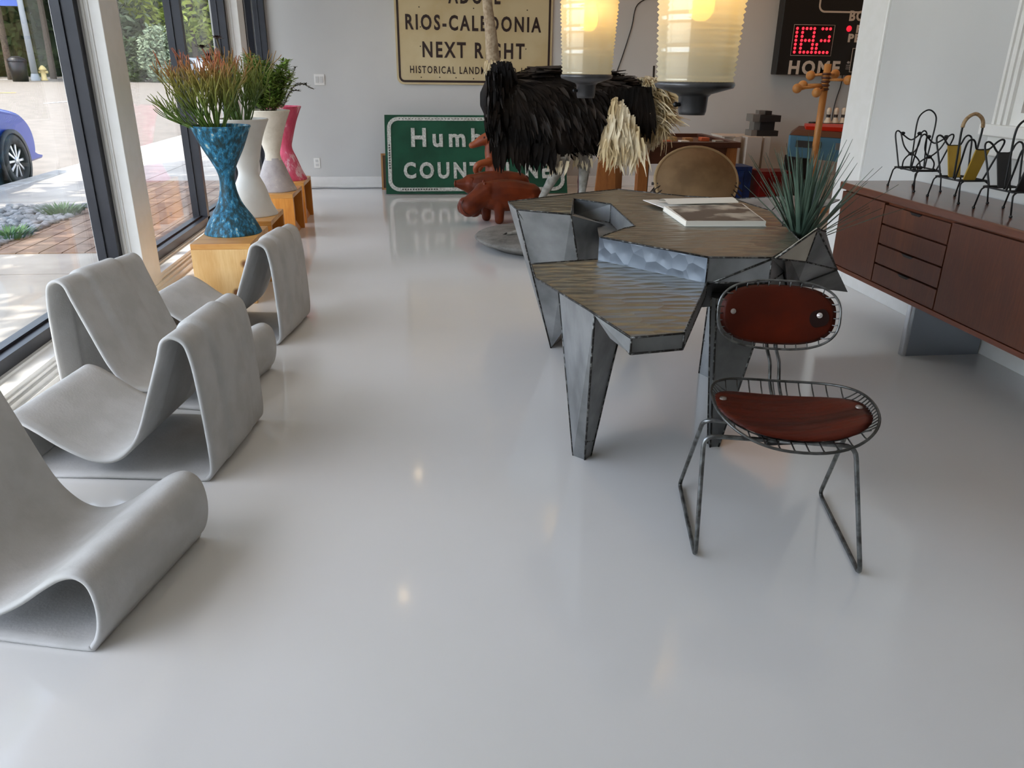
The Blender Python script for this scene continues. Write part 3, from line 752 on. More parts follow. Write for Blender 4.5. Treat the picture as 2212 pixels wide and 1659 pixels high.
def fire_mat(name, low, mid, top, z0, z1):
    """stem colour that runs from green at the base to red tips (the plant's own colouring)"""
    m, t, n, p, L = _new(name)
    tc = n.new('ShaderNodeTexCoord'); sx = n.new('ShaderNodeSeparateXYZ'); L.new(tc.outputs['Object'], sx.inputs[0])
    no = n.new('ShaderNodeTexNoise'); no.inputs['Scale'].default_value = 14; L.new(tc.outputs['Object'], no.inputs['Vector'])
    ma = n.new('ShaderNodeMath'); ma.operation = 'MULTIPLY_ADD'; ma.inputs[1].default_value = .16; L.new(no.outputs['Fac'], ma.inputs[0]); L.new(sx.outputs['Z'], ma.inputs[2])
    mr = n.new('ShaderNodeMapRange'); mr.inputs['From Min'].default_value = z0+.08; mr.inputs['From Max'].default_value = z1+.08; L.new(ma.outputs[0], mr.inputs['Value'])
    cr = n.new('ShaderNodeValToRGB'); e = cr.color_ramp.elements; e[0].color = (*low, 1); e[1].color = (*top, 1); q = e.new(.55); q.color = (*mid, 1)
    L.new(mr.outputs[0], cr.inputs['Fac']); L.new(cr.outputs[0], p.inputs['Base Color']); p.inputs['Roughness'].default_value = .5
    return m
def pencil_plant(x, y, n, spread, height, m, label, seed, lean=(0, 0), wiry=1.0, stray=0):
    q = random.Random(seed); mb = MB()
    def branch(p, d, ln, r, lev):
        pts = [p]; dd = d.normalized()
        for k in range(3):
            dd = (dd + Vector((q.uniform(-.16, .16), q.uniform(-.16, .16), .13*q.random()+.02))*wiry).normalized(); pts.append(pts[-1] + dd*ln/3)
        mb.tube(pts, [r, r*.95, r*.9, r*.72], 5)
        if lev < 3:
            for k in range(q.choice((1, 2, 2, 3)) if lev < 2 else q.choice((1, 2, 2))):
                a = 2*PI*q.random(); s = .42 if lev < 2 else .38
                nd = (dd + Vector((math.cos(a), math.sin(a), .25))*s).normalized()
                branch(pts[-1] - dd*ln*.02, nd, ln*q.uniform(.55, .85), r*.84, lev+1)
            if q.random() < .5:
                a = 2*PI*q.random(); branch(pts[2], (dd + Vector((math.cos(a), math.sin(a), .3))*.6).normalized(), ln*.6, r*.75, lev+1)
    for k in range(n):
        a = 2*PI*q.random(); rr = .06*q.random()**.5; s = spread*q.random()**.6
        branch(Vector((x+rr*math.cos(a), y+rr*math.sin(a), ZR-.01)), Vector((math.cos(a)*s+lean[0], math.sin(a)*s+lean[1], 1)), height*q.uniform(.28, .4), .0048, 0)
    for k in range(stray):
        a = q.uniform(R(120), R(250)); branch(Vector((x-.05, y-.03, ZR-.01)), Vector((math.cos(a), math.sin(a), q.uniform(.15, .6))), height*q.uniform(.25, .4), .004, 1)
    o = mb.build('firestick_plant', m, loc=(x, y, ZR), fix=False)
    return tag(o, label, 'plant', 'plants in the hourglass planters')
G1, G2 = srgb(88, 116, 44), srgb(128, 138, 56)
fm = fire_mat('firestick_red_tips', G1, srgb(140, 134, 60), srgb(180, 98, 66), .10, .42)
fg = fire_mat('firestick_green', srgb(78, 106, 42), G2, srgb(170, 120, 66), .14, .46)
pencil_plant(SPOTS[0][0]-.03, SPOTS[0][1], 36, .85, .46, fm, 'red tipped firestick plant in the blue planter', 5, lean=(-.16, -.05), stray=14)
pencil_plant(SPOTS[1][0]-.01, SPOTS[1][1], 34, .55, .46, fg, 'green firestick plant in the white planter', 9)
bushm = mat('small_bush_leaf', srgb(112, 146, 60), .5, c2=srgb(154, 176, 88), ns=10)
stemm = mat('plant_stem', srgb(92, 82, 60), .8)
def bush(x, y, label, seed, h=.36, r=.2):
    q = random.Random(seed); t = thing('potted_bush', (x, y, ZR), label, 'plant', 'plants in the hourglass planters')
    st = MB(); lf = MB()
    for k in range(44):
        a = 2*PI*q.random(); s = r*q.random()**.5
        tip = Vector((x+s*math.cos(a), y+s*math.sin(a), ZR+h*q.uniform(.5, 1.1))); b = Vector((x+.04*math.cos(a), y+.04*math.sin(a), ZR-.01))
        mid = b.lerp(tip, .5) + Vector((q.uniform(-.03, .03), q.uniform(-.03, .03), 0)); P = spline([b, mid, tip], 6); st.tube(P, .003, 5)
        for p in P[3:]:
            for j in range(8):
                b_ = 2*PI*q.random(); d = Vector((math.cos(b_), math.sin(b_), q.uniform(-.1, .9))); lf.blade(p, d, (0, 0, 1), q.uniform(.04, .07), .020, .2, 2)
    lf.build('leaves', bushm, t, fix=False); st.build('stems', stemm, t)
    return t
bush(SPOTS[2][0], SPOTS[2][1], 'bushy green plant in the cream and grey planter', 21, .40, .22)
DARKL = mat('dark_small_leaf', srgb(38, 46, 30), .5, c2=srgb(56, 62, 36), ns=10)
def spiny(x, y, label, seed):
    q = random.Random(seed); t = thing('spiny_shrub', (x, y, ZR), label, 'plant', 'plants in the hourglass planters'); st = MB(); lf = MB()
    for tip, sag in (((.10, .02, .42), 0), ((.16, -.02, .36), 0), ((.02, .05, .38), 0), ((.30, -.05, .18), .10), ((.17, .0, .16), .04), ((-.05, -.05, .30), 0), ((.24, -.03, .22), .05)):
        b = Vector((x, y, ZR-.01)); tp = Vector((x+tip[0], y+tip[1], ZR+tip[2])); P = spline([b, b.lerp(tp, .5)+Vector((0, 0, sag+.03)), tp], 9); st.tube(P, .0032, 5)
        for p in P[4:]:
            for j in range(5):
                a = 2*PI*q.random(); lf.blade(p, (math.cos(a), math.sin(a), q.uniform(-.2, .8)), (0, 0, 1), q.uniform(.018, .03), .012, .2, 2)
    lf.build('leaves', DARKL, t, fix=False); st.build('stems', stemm, t); return t
spiny(SPOTS[3][0], SPOTS[3][1], 'dark small leaved shrub in the pink planter, one branch arching out', 31)
# dark rosette succulent behind the firestick plant
q = random.Random(4); sx_, sy_ = SPOTS[1][0]-.05, SPOTS[1][1]+.08
t = thing('dark_succulent', (sx_, sy_, ZR), 'dark purple rosette succulent on tall stems in the white planter', 'plant', 'plants in the hourglass planters')
st = MB(); lf = MB(); PUR = mat('purple_black_leaf', srgb(44, 24, 30), .4, c2=srgb(66, 34, 36), ns=12)
for px, py in ((436, 104), (452, 122), (468, 84), (444, 132), (472, 122)):
    b = Vector((sx_, sy_, ZR-.01)); tp = yat(px, py, sy_); st.tube(spline([b, b.lerp(tp, .5)+Vector((.015, 0, 0)), tp], 5), .006, 6)
    for k in range(16):
        a = 2.4*k; lf.blade(tp, (math.cos(a), math.sin(a), .15+.06*k), (0, 0, 1), .05*(1-k*.025), .022, .1, 3)
    lf.build('rosette', PUR, t, fix=False); lf = MB()
st.build('stems', stemm, t)

# ------------------------------------------------------------------ riveted zinc desk
ZTOP, ZLEAF = .75, .66
ZT = zinc('hammered_zinc_top', srgb(138, 135, 121), srgb(118, 115, 103), .32, 20, (.5, 1.1, 1), .6, .018, ns=2.5)
ZR_ = zinc('hammered_zinc_riser', srgb(104, 112, 124), srgb(90, 98, 110), .34, 17, (1, 1, 1.0), .5, .012)
ZS = zinc('patchy_zinc_sheet', srgb(158, 160, 161), srgb(118, 120, 121), .48, None, (1, 1, 1), .25, .008, 6)
ZD = zinc('dull_zinc_sheet', srgb(120, 121, 120), srgb(88, 89, 89), .5, None, (1, 1, 1), .3, .008, 7)
ZB = zinc('bright_zinc_facet', srgb(206, 200, 184), srgb(186, 180, 166), .55, None, (1, 1, 1), .15, .006, 5, .3)
SEAM = mat('dark_solder_seam', srgb(46, 44, 42), .5, .7, c2=srgb(120, 120, 118), ns=60, lo=.5, hi=.62)
def T(px, py, z=ZTOP): v = zat(px, py, z); return (v.x, v.y)
up = [T(1098, 436), T(1117, 453), T(1234, 463.5), T(1239, 429.5), T(1320, 441), T(1372, 489), T(1350, 493), T(1296, 512), T(1530, 556), T(1668, 557),
      T(1728, 520), T(1697, 488), T(1666, 456), T(1585, 430), T(1480, 424), T(1334, 409), T(1239, 419)]
lf_ = [T(1147.5, 570.4, ZLEAF), T(1156, 600, ZLEAF), T(1284, 677, ZLEAF), T(1364, 730, ZLEAF), T(1478, 720, ZLEAF), T(1527, 611, ZLEAF), T(1297, 560, ZLEAF)]
dk = thing('zinc_desk', (1.05, 3.1, 0), 'faceted hammered zinc desk on tapering legs with a lower front leaf', 'desk')
def seam(mb, pts, r=.0042):
    mb.tube(pts, r, 5)
def V3(p, z): return Vector((p[0], p[1], z))
upb = list(up)
for i_, (a_, b_) in {0: (.10, .02), 1: (.10, .06), 2: (.03, .07), 3: (.0, .03), 16: (0, -.03)}.items(): upb[i_] = (up[i_][0]+a_, up[i_][1]+b_)
lfb = list(lf_)
for i_, (a_, b_) in {0: (.07, .0), 1: (.09, .03), 2: (.05, .04)}.items(): lfb[i_] = (lf_[i_][0]+a_, lf_[i_][1]+b_)
MB().prism2(up, upb, ZLEAF, ZTOP, 0, 1).build('upper_top', [ZT, ZS], dk)
d_, k__ = V3(up[7], ZLEAF), V3(up[8], ZLEAF); nv = Vector((-.0035, -.0035, 0))
MB().hull([d_, k__, d_+Vector((0, 0, .088)), k__+Vector((0, 0, .088)), d_+nv, k__+nv, d_+nv+Vector((0, 0, .088)), k__+nv+Vector((0, 0, .088))]).build('hammered_riser', ZR_, dk)
MB().prism2(lf_, lfb, ZLEAF-.048, ZLEAF, 0, 1).build('lower_leaf', [ZT, ZD], dk)
sm = MB()
for poly, pb_, z, zb in ((up, upb, ZTOP, ZLEAF), (lf_, lfb, ZLEAF, ZLEAF-.048)):
    n = len(poly)
    for i in range(n):
        a, b = poly[i], poly[(i+1) % n]
        seam(sm, [V3(a, z+.0005), V3(b, z+.0005)], .0032); seam(sm, [V3(pb_[i], zb), V3(pb_[(i+1) % n], zb)], .0034); seam(sm, [V3(a, z), V3(pb_[i], zb)], .0032)
# under-leaf facet at the front left
q1, q2 = V3(lf_[2], ZLEAF-.04), V3(lf_[3], ZLEAF-.048)
MB().hull([V3(lf_[2], ZLEAF-.005), V3(lf_[3], ZLEAF-.005), zat(1318, 731, ZLEAF-.075), q2, V3(lf_[3], ZLEAF-.05)+Vector((.06, .12, 0)), V3(lf_[2], ZLEAF-.05)+Vector((.08, .05, 0))]).build('front_facet', ZS, dk)
# deep frame under the upper top, well inside its outline
fr = MB().hull([V3(T(1300, 545, ZLEAF), ZLEAF), V3(T(1530, 606, ZLEAF), ZLEAF), V3(T(1690, 590, ZLEAF), ZLEAF), V3((1.75, 3.45), ZLEAF), V3((1.45, 4.1), ZLEAF), V3((.86, 3.95), ZLEAF), V3((.85, 3.3), ZLEAF),
               (.92, 3.1, .54), (1.02, 2.74, .52), (1.40, 2.80, .52), (1.55, 3.4, .54), (1.3, 3.85, .55), (.9, 3.7, .55)])
fr.build('under_frame', ZD, dk)
# near left leg
def leg(top, foot, mats, seams):
    m = MB().hull([Vector(p) for p in top] + [Vector(p) for p in foot]); o = m.build('leg', mats, dk)
    for a, b in seams: seam(sm, [a, b], .0042)
    return o
f0, f1, f2 = zat(1238, 984), zat(1263, 993), zat(1276, 985)
k = ZLEAF-.05
t0, t1, t2 = zat(1207, 627, k-.03), zat(1284, 681, k+.035), zat(1334, 737, k-.14)
bk = Vector((.04, .10, 0))
leg([t0, t1, t2, t0+bk, t2+Vector((.05, .12, 0.03))], [f0, f1, f2, f0+Vector((.02, .035, 0)), f2+Vector((.005, .03, 0))], ZS, [(t0, f0), (t1, f1), (t2, f2)])
for a, b, r in ((f0, t0, .16), (f1, t1, .16)): pass
seam(sm, [f0.lerp(t0, .145), f1.lerp(t1, .145)], .003); seam(sm, [f1.lerp(t1, .145), f2.lerp(t2, .145)], .003)
# wing leg on the far left
f = zat(1190, 752); g = zat(1214, 731)
dv = Vector((-.002, -.004, 0)); A, A2, W_, B_ = V3(up[0], ZTOP-.003)+dv, V3(up[1], ZTOP-.003)+dv, V3(up[2], ZTOP-.003)+dv, V3(up[3], ZLEAF+.02)
Q_ = yat(1262, 650, 3.62); wl = MB().hull([A, A2, W_, B_, zat(1325, 490, ZLEAF-.02), Q_, f, g, f+Vector((.03, .07, 0)), g+Vector((.02, .05, 0))])
wl.build('leg', ZS, dk)

seam(sm, [A2, f], .0042); seam(sm, [A2, Q_], .0042); seam(sm, [W_, Q_], .0042); seam(sm, [Q_, g], .0042)
# right legs
t0, t1, t2 = Vector((1.005, 2.60, .60)), Vector((1.02, 2.58, .60)), Vector((1.24, 2.62, .60))
f0, f1, f2 = zat(1529, 958), zat(1534, 966), zat(1552, 965)
leg([t0, t1, t2, t0+bk, t2+bk], [f0, f1, f2, f0+Vector((.03, .06, 0)), f2+Vector((.01, .05, 0))], ZD, [(t0, f0), (t1, f1), (t2, f2)])
f0, f1 = zat(1510, 806), zat(1532, 817)
t0, t1 = Vector((1.27, 3.30, .58)), Vector((1.34, 3.25, .58))
leg([t0, t1, t0+Vector((.08, .16, 0)), t1+Vector((.14, .12, 0))], [f0, f1, f0+Vector((.05, .06, 0)), f1+Vector((.04, .05, 0))], ZS, [(t0, f0), (t1, f1)])
seam(sm, [f0.lerp(t0, .3), f1.lerp(t1, .3)], .003)
# planting trough at the right end: folded facets standing above and below the top
L_ = V3(up[9], ZTOP); V1 = zat(1767, 494, .845); V2 = zat(1741, 566, .70); V3_ = zat(1808, 582, .63)
R1 = zat(1700, 424, .80); R2 = zat(1691, 487, .752); R0 = V3(up[12], ZTOP); RB = V3(up[13], ZTOP)
tr = MB()
Vb = yat(1784, 500, V1.y+.10); Lp = V3(T(1676, 559), ZTOP+.001); Bt = Vector((1.42, 2.84, .50))
def tri(a, b, c, mi, th=.006):
    n_ = (Vector(b)-Vector(a)).cross(Vector(c)-Vector(a)).normalized()*th
    tr.hull([a, b, c, Vector(a)-n_, Vector(b)-n_, Vector(c)-n_], mi)
tri(Lp, V2, V1, 0); tri(V2, V3_, V1, 1); tri(V1, V3_, Vb, 1); tri(L_-Vector((0, 0, .004)), zat(1722, 615, .56), V2, 2); tri(V2, zat(1722, 615, .56), V3_, 1)
tri(R0, R1, RB, 3); tri(R0, R2, R1, 3); tri(R1, Vector((1.98, 3.6, .78)), R2, 1); tri(zat(1722, 615, .56), V3_, Vector((1.75, 3.0, .50)), 2)
tr.hull([Lp+Vector((.05, .03, -.02)), Vector((1.62, 3.0, .70)), Vector((1.78, 3.3, .68)), Vector((1.58, 3.45, .70)), Vector((1.38, 2.9, .66)), Bt, Vector((1.6, 3.1, .50))], 2)
for a, b in ((Lp, V1), (Lp, V2), (V2, V1), (V2, V3_), (V1, V3_), (R0, R1), (R1, R2), (RB, R1), (V1, Vb)): seam(sm, [Vector(a), Vector(b)], .0036)
seam(sm, [V3(up[8], ZLEAF-.01), V3(up[9], ZTOP-.004)], .0036)
tr.build('planting_trough', [ZB, ZS, ZD, ZS], dk)
sm.build('seams', SEAM, dk)

# spiky plant in the trough
q = random.Random(12); pb = zat(1730, 523, .76); pb = Vector((1.58, pb.y+.22, .70))
pb = yat(1730, 516, 3.02)
YUC = mat('blue_green_blade', srgb(66, 86, 74), .45, c2=srgb(92, 112, 96), ns=6)
ym = MB(); rr = .0
for i in range(125):
    az = 2*PI*q.random(); el = R(26 + 62*q.random()**.75)
    d = Vector((math.cos(az)*math.cos(el), math.sin(az)*math.cos(el), math.sin(el)))
    if d.x < -.45 and d.z < .75: d = Vector((d.x*.4, d.y, d.z+.3)).normalized()
    ln = q.uniform(.27, .45)*(1 if d.z > .3 else .85)
    ym.blade(pb + Vector((q.uniform(-.02, .02), q.uniform(-.02, .02), -.03)), d, (0, 0, 1), ln, .012, q.uniform(0, .05), 4)
ym.lathe([(0, -.16), (.035, -.15), (.04, -.02), (0, .02)], pb, 10)
tag(ym.build('spiky_plant', YUC, loc=pb-Vector((0, 0, .16)), fix=False), 'spiky blue green plant fanning out of the right end of the zinc desk', 'plant')

# open book on the desk
PAPER = mat('book_paper', srgb(232, 226, 214), .6); COVER = mat('book_cover_white', srgb(228, 226, 220), .5)
bk_ = thing('open_book', zat(1560, 470, ZTOP), 'open picture book lying on the zinc desk top', 'book')
a, b, c, d = [zat(*p, ZTOP) for p in ((1432, 456), (1480, 490), (1655, 490), (1604, 450))]
def slab(mb, pts, z0, z1, mi=0): mb.prism([(p.x, p.y) for p in pts], z0, z1, mi)
zz = ZTOP+.001
e1, e2 = zat(1389, 433, ZTOP+.018), zat(1536, 432, ZTOP+.018)
cv = MB(); slab(cv, [a, b, c, d], zz, zz+.003)
cv.hull([e1, e2, a+Vector((0, 0, .014)), d+Vector((-.02, -.0, .014)), e1+Vector((0, 0, .003)), e2+Vector((0, 0, .003)), a+Vector((0, 0, .017)), d+Vector((-.02, 0, .017))])
cv.hull([a+Vector((0, 0, .0)), a+Vector((0, 0, .017)), d+Vector((-.02, 0, 0)), d+Vector((-.02, 0, .017)), a+Vector((.006, 0, 0)), d+Vector((-.014, 0, 0)), a+Vector((.006, 0, .015)), d+Vector((-.014, 0, .015))])
cv.build('cover', COVER, bk_)
def ins(p, k=.985): m_ = (a+b+c+d)/4; return m_ + (p-m_)*k
pgm = MB(); slab(pgm, [ins(a), ins(b), ins(c), ins(d)], zz+.003, zz+.022); pgm.build('page_block', PAPER, bk_)
PHOTO = mat('dark_plate_photo', srgb(58, 54, 50), .35, c2=srgb(186, 178, 162), ns=7, nd=4, lo=.48, hi=.62)
ph = MB(); slab(ph, [ins(a, .9), ins(b, .95), ins(c, .95), ins(d, .95)], zz+.022, zz+.0226); ph.build('printed_plate', PHOTO, bk_)
lp_ = MB(); n = 8; rows = []
for i in range(n+1):
    u = i/n; l0 = a.lerp(d, .06)+Vector((0, 0, .024)); l1 = d+Vector((-.03, -.02, .024)); dirv = (e1-a)*.62; hgt = .018*math.sin(PI*min(1, u*1.15))+.006*(1-u)
    rows.append([l0 + dirv*u + Vector((0, 0, hgt-.008*u)), l1 + dirv*u + Vector((0, 0, hgt-.008*u))])
lp_.grid(rows); lp_.build('lifted_page', PAPER, bk_)

# ------------------------------------------------------------------ wire chair with leather pads
LEATH = mat('dark_cognac_leather', srgb(86, 26, 8), .42, c2=srgb(66, 22, 10), ns=5, nd=6, bump=.3, bs=16, bdist=.004, spec=.16)
LEATHS = mat('ribbed_cognac_leather', srgb(86, 26, 8), .40, c2=srgb(58, 19, 10), ns=6, nd=6, bump=.8, bs=9, bdist=.012, stretch=(.3, 3.6, 1), spec=.25)
ch = thing('wire_chair', (1.04, 2.05, 0), 'steel wire chair with two dark brown leather pads in front of the zinc desk', 'chair')
def arc_path(pts, rad=.03, n=5):
    """polyline with rounded corners"""
    pts = [Vector(p) for p in pts]; out = [pts[0]]
    for i in range(1, len(pts)-1):
        a_, b_, c_ = pts[i-1], pts[i], pts[i+1]; r0 = min(rad, (a_-b_).length*.45, (c_-b_).length*.45)
        p0 = b_ + (a_-b_).normalized()*r0; p1 = b_ + (c_-b_).normalized()*r0
        for k_ in range(n+1):
            u = k_/n; out.append(p0*(1-u)**2 + b_*2*u*(1-u) + p1*u*u)
    out.append(pts[-1]); return out
rt = .0068
FRf, FLf, BLf, BRf = [zat(*p, rt) for p in ((1858, 1243), (1502, 1203), (1468, 1046), (1771, 1066))]
zt = .395
FL, BL, FR_, BR_ = [zat(*p, zt) for p in ((1521, 941), (1526, 911), (1849, 964), (1836, 961))]
BL = FL + Vector((.035, .105, 0)); BR_ = FR_ + Vector((.03, .10, 0))
cx0 = (FL+FR_)/2; cb0 = (BL+BR_)/2
for s_, (F0, F1, B0, B1, Ct, Cb) in enumerate(((FL, FLf, BL, BLf, cx0, cb0), (FR_, FRf, BR_, BRf, cx0, cb0))):
    MB().tube(arc_path([Ct, F0, F1, B1, B0, Cb], .035), rt, 10).build('leg_loop', STEEL, ch)
MB().box(((cx0.x+cb0.x)/2-.05, (cx0.y+cb0.y)/2-.05, zt-.014), ((cx0.x+cb0.x)/2+.05, (cx0.y+cb0.y)/2+.05, zt+.014)).build('mounting_block', BLACKM, ch)
# chair axes
ex = (FR_-FL).normalized(); ey = Vector((-ex.y, ex.x, 0)); C0 = Vector((1.036, 1.960, 0))
def cw(u, v, z): return C0 + ex*u + ey*v + Vector((0, 0, z))
def ring(fn, N=72): return [fn(2*PI*i/N) for i in range(N)]
def superell(th, a_, b_, e=2.8):
    c_, s_ = math.cos(th), math.sin(th)
    return a_*math.copysign(abs(c_)**(2/e), c_), b_*math.copysign(abs(s_)**(2/e), s_)
def seat_z(u, v): return .415 + .048*(abs(u)/.24)**2.2 - .010*max(0, -v/.22)**2 + .02*max(0, v/.2)**2
def rim_seat(th):
    u, v = superell(th, .228, .208, 2.5); return cw(u, v, seat_z(u, v)+.012 - .012*max(0, -v/.2))
def pad_seat(u, v): return cw(u, v, seat_z(u, v))
sb = MB(); sb.tube(ring(rim_seat), .0042, 8, True)
# wires carrying the pad: short spokes hooked over the rim all round, two long runners below
def spokes(mb, fo, fi, a0, b0, a1, b1, e, nu, nv_, r_):
    # short parallel wires: up and down along the long sides, crosswise at the ends
    ed = lambda k_, a_, b_: b_*max(0.0, 1-abs(k_/a_)**e)**(1/e)
    for s_ in (-1, 1):
        for i_ in range(nu):
            u = -a1*.86 + 2*a1*.86*i_/(nu-1); p, pq = fo(u, s_*ed(u, a0, b0)), fi(u, s_*ed(u, a1, b1)*.97)
            mb.tube([p+(p-pq).normalized()*.003, p.lerp(pq, .3)-Vector((0, 0, .003)), pq], r_, 6)
        for i_ in range(nv_):
            v = -b1*.82 + 2*b1*.82*i_/(nv_-1); p, pq = fo(s_*ed(v, b0, a0), v), fi(s_*ed(v, b1, a1)*.97, v)
            mb.tube([p+(p-pq).normalized()*.003, p.lerp(pq, .3)-Vector((0, 0, .003)), pq], r_, 6)
spokes(sb, lambda u, v: cw(u, v, seat_z(u, v)+.012-.012*max(0, -v/.2)), lambda u, v: pad_seat(u, v)-Vector((0, 0, .012)), .228, .208, .200, .130, 2.5, 10, 14, .0021)
for v in (-.09, 0, .09):
    sb.tube([cw(u, v, seat_z(u, v)-.012) for u in [-.2+.05*j for j in range(9)]], .003, 6)
sb.tube(ring(lambda th: pad_seat(*superell(th, .200, .130, 2.5)) - Vector((0, 0, .012))), .0025, 6, True)
sb.build('seat_basket', WIREB, ch)
def pad(fn, a_, b_, e, th_, name, m):
    mb = MB(); rows_t, rows_b = [], []; N = 56
    for j in range(11):
        k_ = j/10
        rt_, rb_ = [], []
        for i in range(N+1):
            u, v = superell(2*PI*i/N, a_*k_, b_*k_, e)
            h = th_*(1-k_**6)**.5 if k_ < 1 else 0
            rt_.append(fn(u, v, h*.6)); rb_.append(fn(u, v, -h*.4))
        rows_t.append(rt_); rows_b.append(rb_)
    mb.grid(rows_t).grid([list(reversed(r_)) for r_ in rows_b]); o = mb.build(name, m, ch)
    bm = bmesh.new(); bm.from_mesh(o.data); bmesh.ops.remove_doubles(bm, verts=list(bm.verts), dist=.0003); bmesh.ops.recalc_face_normals(bm, faces=list(bm.faces)); bm.to_mesh(o.data); bm.free()
    return o
sp_ = pad(lambda u, v, h: cw(u, v, seat_z(u, v)+h), .218, .145, 2.6, .020, 'seat_pad', LEATHS)
RIV = mat('pewter_rivet', srgb(150, 140, 134), .4, .6)
for u in (-.192, .192): MB().lathe([(0, .016), (.010, .013), (.011, .009)], cw(u, .02, seat_z(u, .02)), 16).build('rivet', RIV, sp_)
# back: centred behind the seat, tilted back
BC = cw(-.030, .240, .655); tilt = R(14)
eu = ex; ew = (Vector((0, 0, 1))*math.cos(tilt) + ey*math.sin(tilt)).normalized(); en = eu.cross(ew)   # en towards the front
def bw(u, v, h): return BC + eu*u + ew*v + en*(h + .32*u*u*1.2)
en_front = en if en.dot(ey) < 0 else -en
def bw(u, v, h): return BC + eu*u + ew*v + en_front*(h + .55*u*u)
bb = MB(); bb.tube(ring(lambda th: bw(*superell(th, .181, .105, 2.7), .012)), .0038, 8, True)
spokes(bb, lambda u, v: bw(u, v, .013), lambda u, v: bw(u, v, -.010), .181, .105, .150, .076, 2.7, 9, 7, .0019)
bb.tube(ring(lambda th: bw(*superell(th, .155, .082, 2.7), -.010)), .0022, 6, True)
bb.build('back_basket', STEEL, ch)
bp_ = pad(lambda u, v, h: bw(u, v, h), .172, .092, 2.7, .018, 'back_pad', LEATH)
for u, m_ in ((-.134, RIV), (.122, mat('bright_rivet', srgb(214, 206, 204), .25, .7))):
    o = MB()
    vs = [bw(u + .0085*math.cos(2*PI*i/16), .005 + .0085*math.sin(2*PI*i/16), .016) for i in range(16)]
    o.add(vs + [bw(u, .005, .019)], [(i, (i+1) % 16, 16) for i in range(16)]); o.build('rivet', m_, bp_)
stn = MB()
vs = [bw(.122 + (.022+.006*math.cos(2*a_))*math.cos(a_), -.004 + (.034+.008*math.cos(2*a_-.4))*math.sin(a_), .0126) for a_ in [2*PI*i/28 for i in range(28)]]
stn.add(vs + [bw(.122, -.004, .0132)], [(i, (i+1) % 28, 28) for i in range(28)]); stn.build('dark_stain', mat('leather_stain', srgb(34, 16, 12), .6, spec=.15), bp_)
for du in (-.018, .010):
    MB().tube(spline([cw(.002+du, .02, zt+.006), cw(.0+du, .16, zt+.004), cw(-.006+du, .222, zt+.04), cw(-.012+du, .238, .50), bw(du, -.09, -.02), bw(du, .02, -.018)], 6), .0055, 8).build('back_stay', STEEL, ch)

# ------------------------------------------------------------------ walnut credenza
WAL = wood('walnut_front', srgb(80, 38, 16), srgb(106, 56, 26), 4.5, 'Z', .48, ring=9, coat=.05)
WALT = wood('walnut_top', srgb(84, 44, 26), srgb(108, 60, 38), 4.5, 'Y', .3, ring=9, coat=.4)
WALE = wood('walnut_edge', srgb(104, 50, 22), srgb(128, 66, 32), 6, 'Y', .4, ring=9)
CHR = mat('brushed_chrome', srgb(196, 198, 202), .16, 1.0)
X0, X1, ZB0, ZB1, YE, YS = 2.37, 2.83, .285, .775, 4.33, 1.35
cr_ = thing('credenza', ((X0+X1)/2, (YE+YS)/2, 0), 'long walnut credenza on chrome plate legs against the right wall', 'credenza')
tp = MB().prism([(X0-.012, YS), (X0-.012, YE-.02), (X0+.008, YE+.015), (X1-.02, YE+.015), (X1, YE), (X1, YS)], ZB1-.038, ZB1); tp.build('top', [WALT], cr_, bev=.006)
MB().box((X0+.004, YS, ZB0), (X1, YE-.02, ZB0+.022)).box((X0+.03, YS, ZB0+.02), (X1, YE-.02, ZB1-.036)).build('carcass', WALE, cr_)
zt_, zb_ = ZB1-.05, ZB0+.026
def panel(nm, ya, yb, z0, z1, m=WAL): return MB().box((X0+.006, ya+.004, z0), (X0+.03, yb-.004, z1)).build(nm, m, cr_, bev=.0015)
YD = [4.305, 3.86, 3.31, 2.57, 1.95, 1.36]
panel('door', YD[1], YD[0], zb_, zt_); panel('door', YD[3], YD[2], zb_, zt_); panel('door', YD[4], YD[3], zb_, zt_); panel('door', YD[5], YD[4], zb_, zt_)
n = 4; hh = (zt_-zb_)/n
for i in range(n):
    z0 = zb_+i*hh; dr = panel('drawer', YD[2], YD[1], z0+.001, z0+hh-.008)
    if i != 2: MB().hull([(X0+.002, (YD[1]+YD[2])/2-.05, z0+hh-.008), (X0+.002, (YD[1]+YD[2])/2+.05, z0+hh-.008), (X0+.004, (YD[1]+YD[2])/2-.03, z0+hh-.020), (X0+.004, (YD[1]+YD[2])/2+.03, z0+hh-.020), (X0+.012, (YD[1]+YD[2])/2-.05, z0+hh-.008), (X0+.012, (YD[1]+YD[2])/2+.05, z0+hh-.008), (X0+.012, (YD[1]+YD[2])/2, z0+hh-.022)]).build('finger_pull', BLACKM, dr)
for y in (3.53, 1.75):
    pl = MB().box((2.43, y-.012, 0), (X1-.0, y+.012, ZB0)); o = pl.build('plate_leg', mat('smoked_steel_plate', srgb(150, 155, 163), .32, .9), cr_)
    MB().box((2.405, y-.018, 0), (2.432, y+.018, ZB0)).build('chrome_edge', CHR, o, bev=.006)

